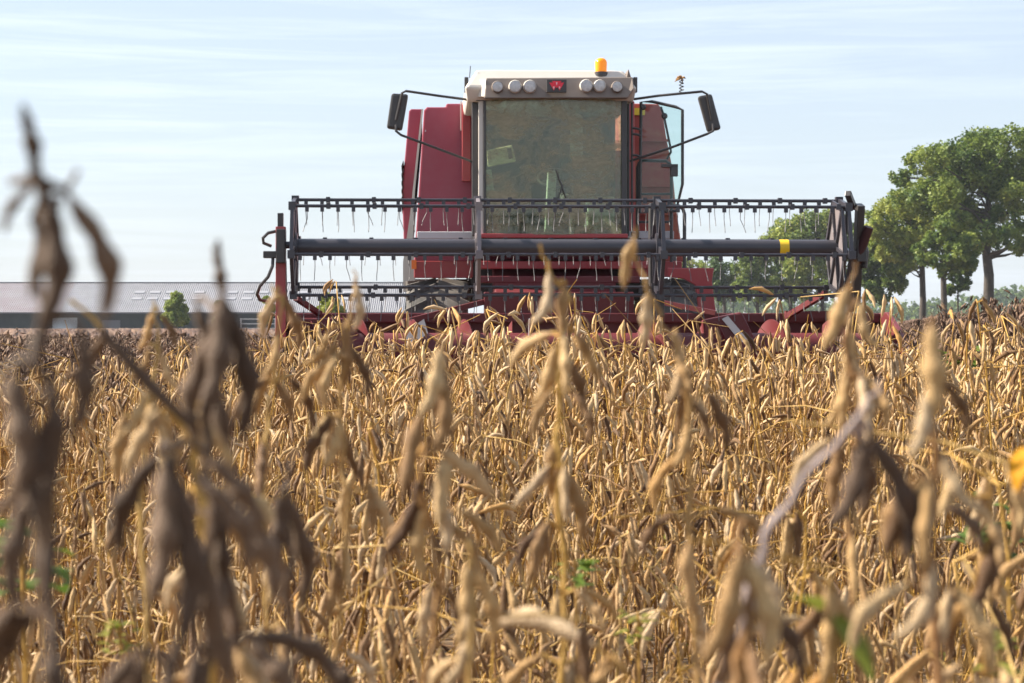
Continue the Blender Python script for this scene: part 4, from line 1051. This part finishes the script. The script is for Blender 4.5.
hero('slim spray with paired pods in front of the red header post', 1.75, [(272, 285), (282, 300), (276, 360), (262, 450), (270, 560), (262, 700)],
     [(280, 290, 264, 342, -1), (284, 296, 300, 352, 0), (278, 330, 262, 378, 1), (272, 370, 254, 418, 2), (276, 380, 292, 425, 0), (266, 440, 250, 490, 1)], seed=7)
hero('spray with a big upright pod in front of the left reel end', 1.75, [(353, 270), (356, 290), (346, 340), (340, 420), (348, 520), (330, 700)],
     [(356, 282, 352, 334, 1), (346, 322, 338, 395, 0), (350, 345, 366, 400, 1), (330, 330, 300, 366, 3), (338, 340, 322, 402, -1), (342, 420, 322, 470, 0), (344, 430, 360, 480, 2)], seed=8)
hero('dense cluster of long pods left of centre, spread like fingers', 1.45, [(440, 330), (442, 370), (428, 440), (420, 500), (440, 590), (425, 700)],
     [(442, 345, 418, 420, 0), (444, 372, 430, 458, 1), (446, 370, 455, 440, -1), (424, 410, 402, 500, 2), (428, 440, 396, 465, 3, .02), (424, 470, 384, 558, 1), (432, 480, 446, 560, 0), (426, 500, 428, 585, -1), (452, 450, 440, 530, 2)], seed=9)
hero('tall central spray with pod pair reaching up to the reel', 1.65, [(540, 244), (548, 268), (570, 300), (560, 350), (556, 440), (566, 560), (560, 700)],
     [(549, 270, 528, 326, 3), (566, 284, 564, 346, 2), (556, 345, 532, 408, 0), (562, 350, 580, 415, 1), (572, 330, 600, 384, -2, .02), (556, 440, 550, 500, 2), (566, 470, 582, 545, 0)], seed=10)
hero('slim reddish stem leaning right with a pod beside the reel drive', 1.6, [(636, 228), (634, 255), (652, 300), (676, 350), (690, 400), (688, 520), (700, 700)],
     [(634, 238, 624, 290, 2), (648, 292, 642, 350, 4), (674, 350, 690, 398, 0), (680, 360, 664, 404, 1), (690, 400, 708, 440, 1), (690, 420, 672, 470, 0)], stem_r=.002, seed=11)
hero('spray with a long straight pod before the right header end', 1.5, [(856, 262), (850, 300), (845, 340), (856, 420), (850, 540), (858, 700)],
     [(848, 286, 822, 352, 4), (852, 330, 838, 392, 0), (860, 300, 880, 350, -1, .03), (852, 360, 872, 420, 1), (846, 380, 824, 430, 0)], seed=12)
hero('pale blurred plant reaching up near the right edge', 1.05, [(932, 318), (934, 370), (938, 460), (925, 560), (940, 700)],
     [(932, 322, 930, 428, 4), (934, 372, 968, 440, 1), (928, 390, 908, 460, 0), (940, 450, 985, 515, -1), (936, 470, 900, 560, 2), (936, 560, 890, 640, 3)], stem_r=.0026, seed=13)
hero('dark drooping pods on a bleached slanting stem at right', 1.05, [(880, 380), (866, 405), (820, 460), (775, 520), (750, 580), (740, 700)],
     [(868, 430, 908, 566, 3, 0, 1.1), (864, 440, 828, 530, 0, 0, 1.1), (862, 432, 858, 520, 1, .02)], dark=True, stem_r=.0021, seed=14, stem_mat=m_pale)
hero('cluster of big brown pods at the bottom right of centre', 1.0, [(745, 520), (742, 560), (752, 620), (730, 700)],
     [(742, 550, 700, 668, 0), (746, 555, 764, 672, 1), (738, 560, 728, 640, 2), (752, 560, 778, 620, 3, .03)], stem_r=.003, seed=15)
hero('spray of upturned pods along the right edge of the crop', 1.35, [(985, 430), (990, 520), (975, 600), (985, 700)],
     [(1000, 520, 966, 620, 0), (975, 500, 1000, 570, 1), (960, 470, 940, 520, 2), (1006, 460, 1018, 540, 1), (940, 500, 982, 556, 3, 0, 'd'), (972, 600, 930, 650, 2), (990, 600, 1012, 660, 0)], seed=16,
     leaves=[(1024, 448, -8, 30, .022, m_yleaf), (1032, 450, 6, 30, .022, m_yleaf)])
hero('pointed pod spray in front of pale green leaves at bottom right', 1.25, [(828, 570), (830, 620), (836, 700)],
     [(828, 585, 822, 690, 0), (834, 590, 852, 670, 1), (690, 540, 694, 620, 2)], seed=17, leaves=[(818, 610, -14, -18, .03, m_gleaf), (832, 612, 22, 26, .036, m_gleaf)])
hero('low brown spray at the bottom centre of the crop', 1.3, [(468, 540), (474, 590), (470, 700)],
     [(468, 560, 456, 650, 0), (474, 565, 490, 650, 1), (470, 600, 440, 690, 3), (585, 620, 590, 690, 2)], seed=18)

# green weeds among the crop at right
def weed(px, py, d, label, s, seed, mt=None):
    rq = random.Random(seed); p = P(px, py, d); r = empty('weed', (p.x, d, float(terrain(p.x, d)))); tag(r, label, 'weed', 'green weeds in the crop')
    b = MB(); top = p.z - r.location.z; b.tube([(0, 0, 0), (.01, 0, top * .6), (0, 0, top)], [.004, .003, .002], 6); b.build('stem', m_stem, r)
    for i in range(22):
        a = rq.uniform(0, 6.28); z = top - rq.random() * s * 1.4; lf(rq, Vector((rq.uniform(-s, s) * .6, rq.uniform(-s, s) * .4, z)), r, mt or m_weed, rq.uniform(.5, .9) * s, (math.cos(a), math.sin(a), rq.uniform(0, .8)))
weed(958, 352, 9.0, 'bright green leafy weed in the brown crop near the right edge', .10, 1)
weed(990, 500, 3.0, 'green weed low between the pods at the right edge', .06, 2)
weed(968, 350, 12.0, 'green weed farther back beside the brightest one', .12, 3)
weed(638, 612, 2.5, 'pale yellow green leaves at the foot of the crop, right of bottom centre', .024, 6, m_gleaf)
weed(1000, 640, 2.0, 'yellow green leaves in the bottom right corner of the crop', .035, 7, m_gleaf)
weed(120, 622, 2.4, 'yellow green leaves between the pods at bottom left', .026, 8, m_gleaf)
weed(22, 520, 2.0, 'green grassy weed low in the crop at the left edge', .05, 4)
weed(575, 560, 2.6, 'small yellow green leaves low in the crop at bottom centre', .03, 5)
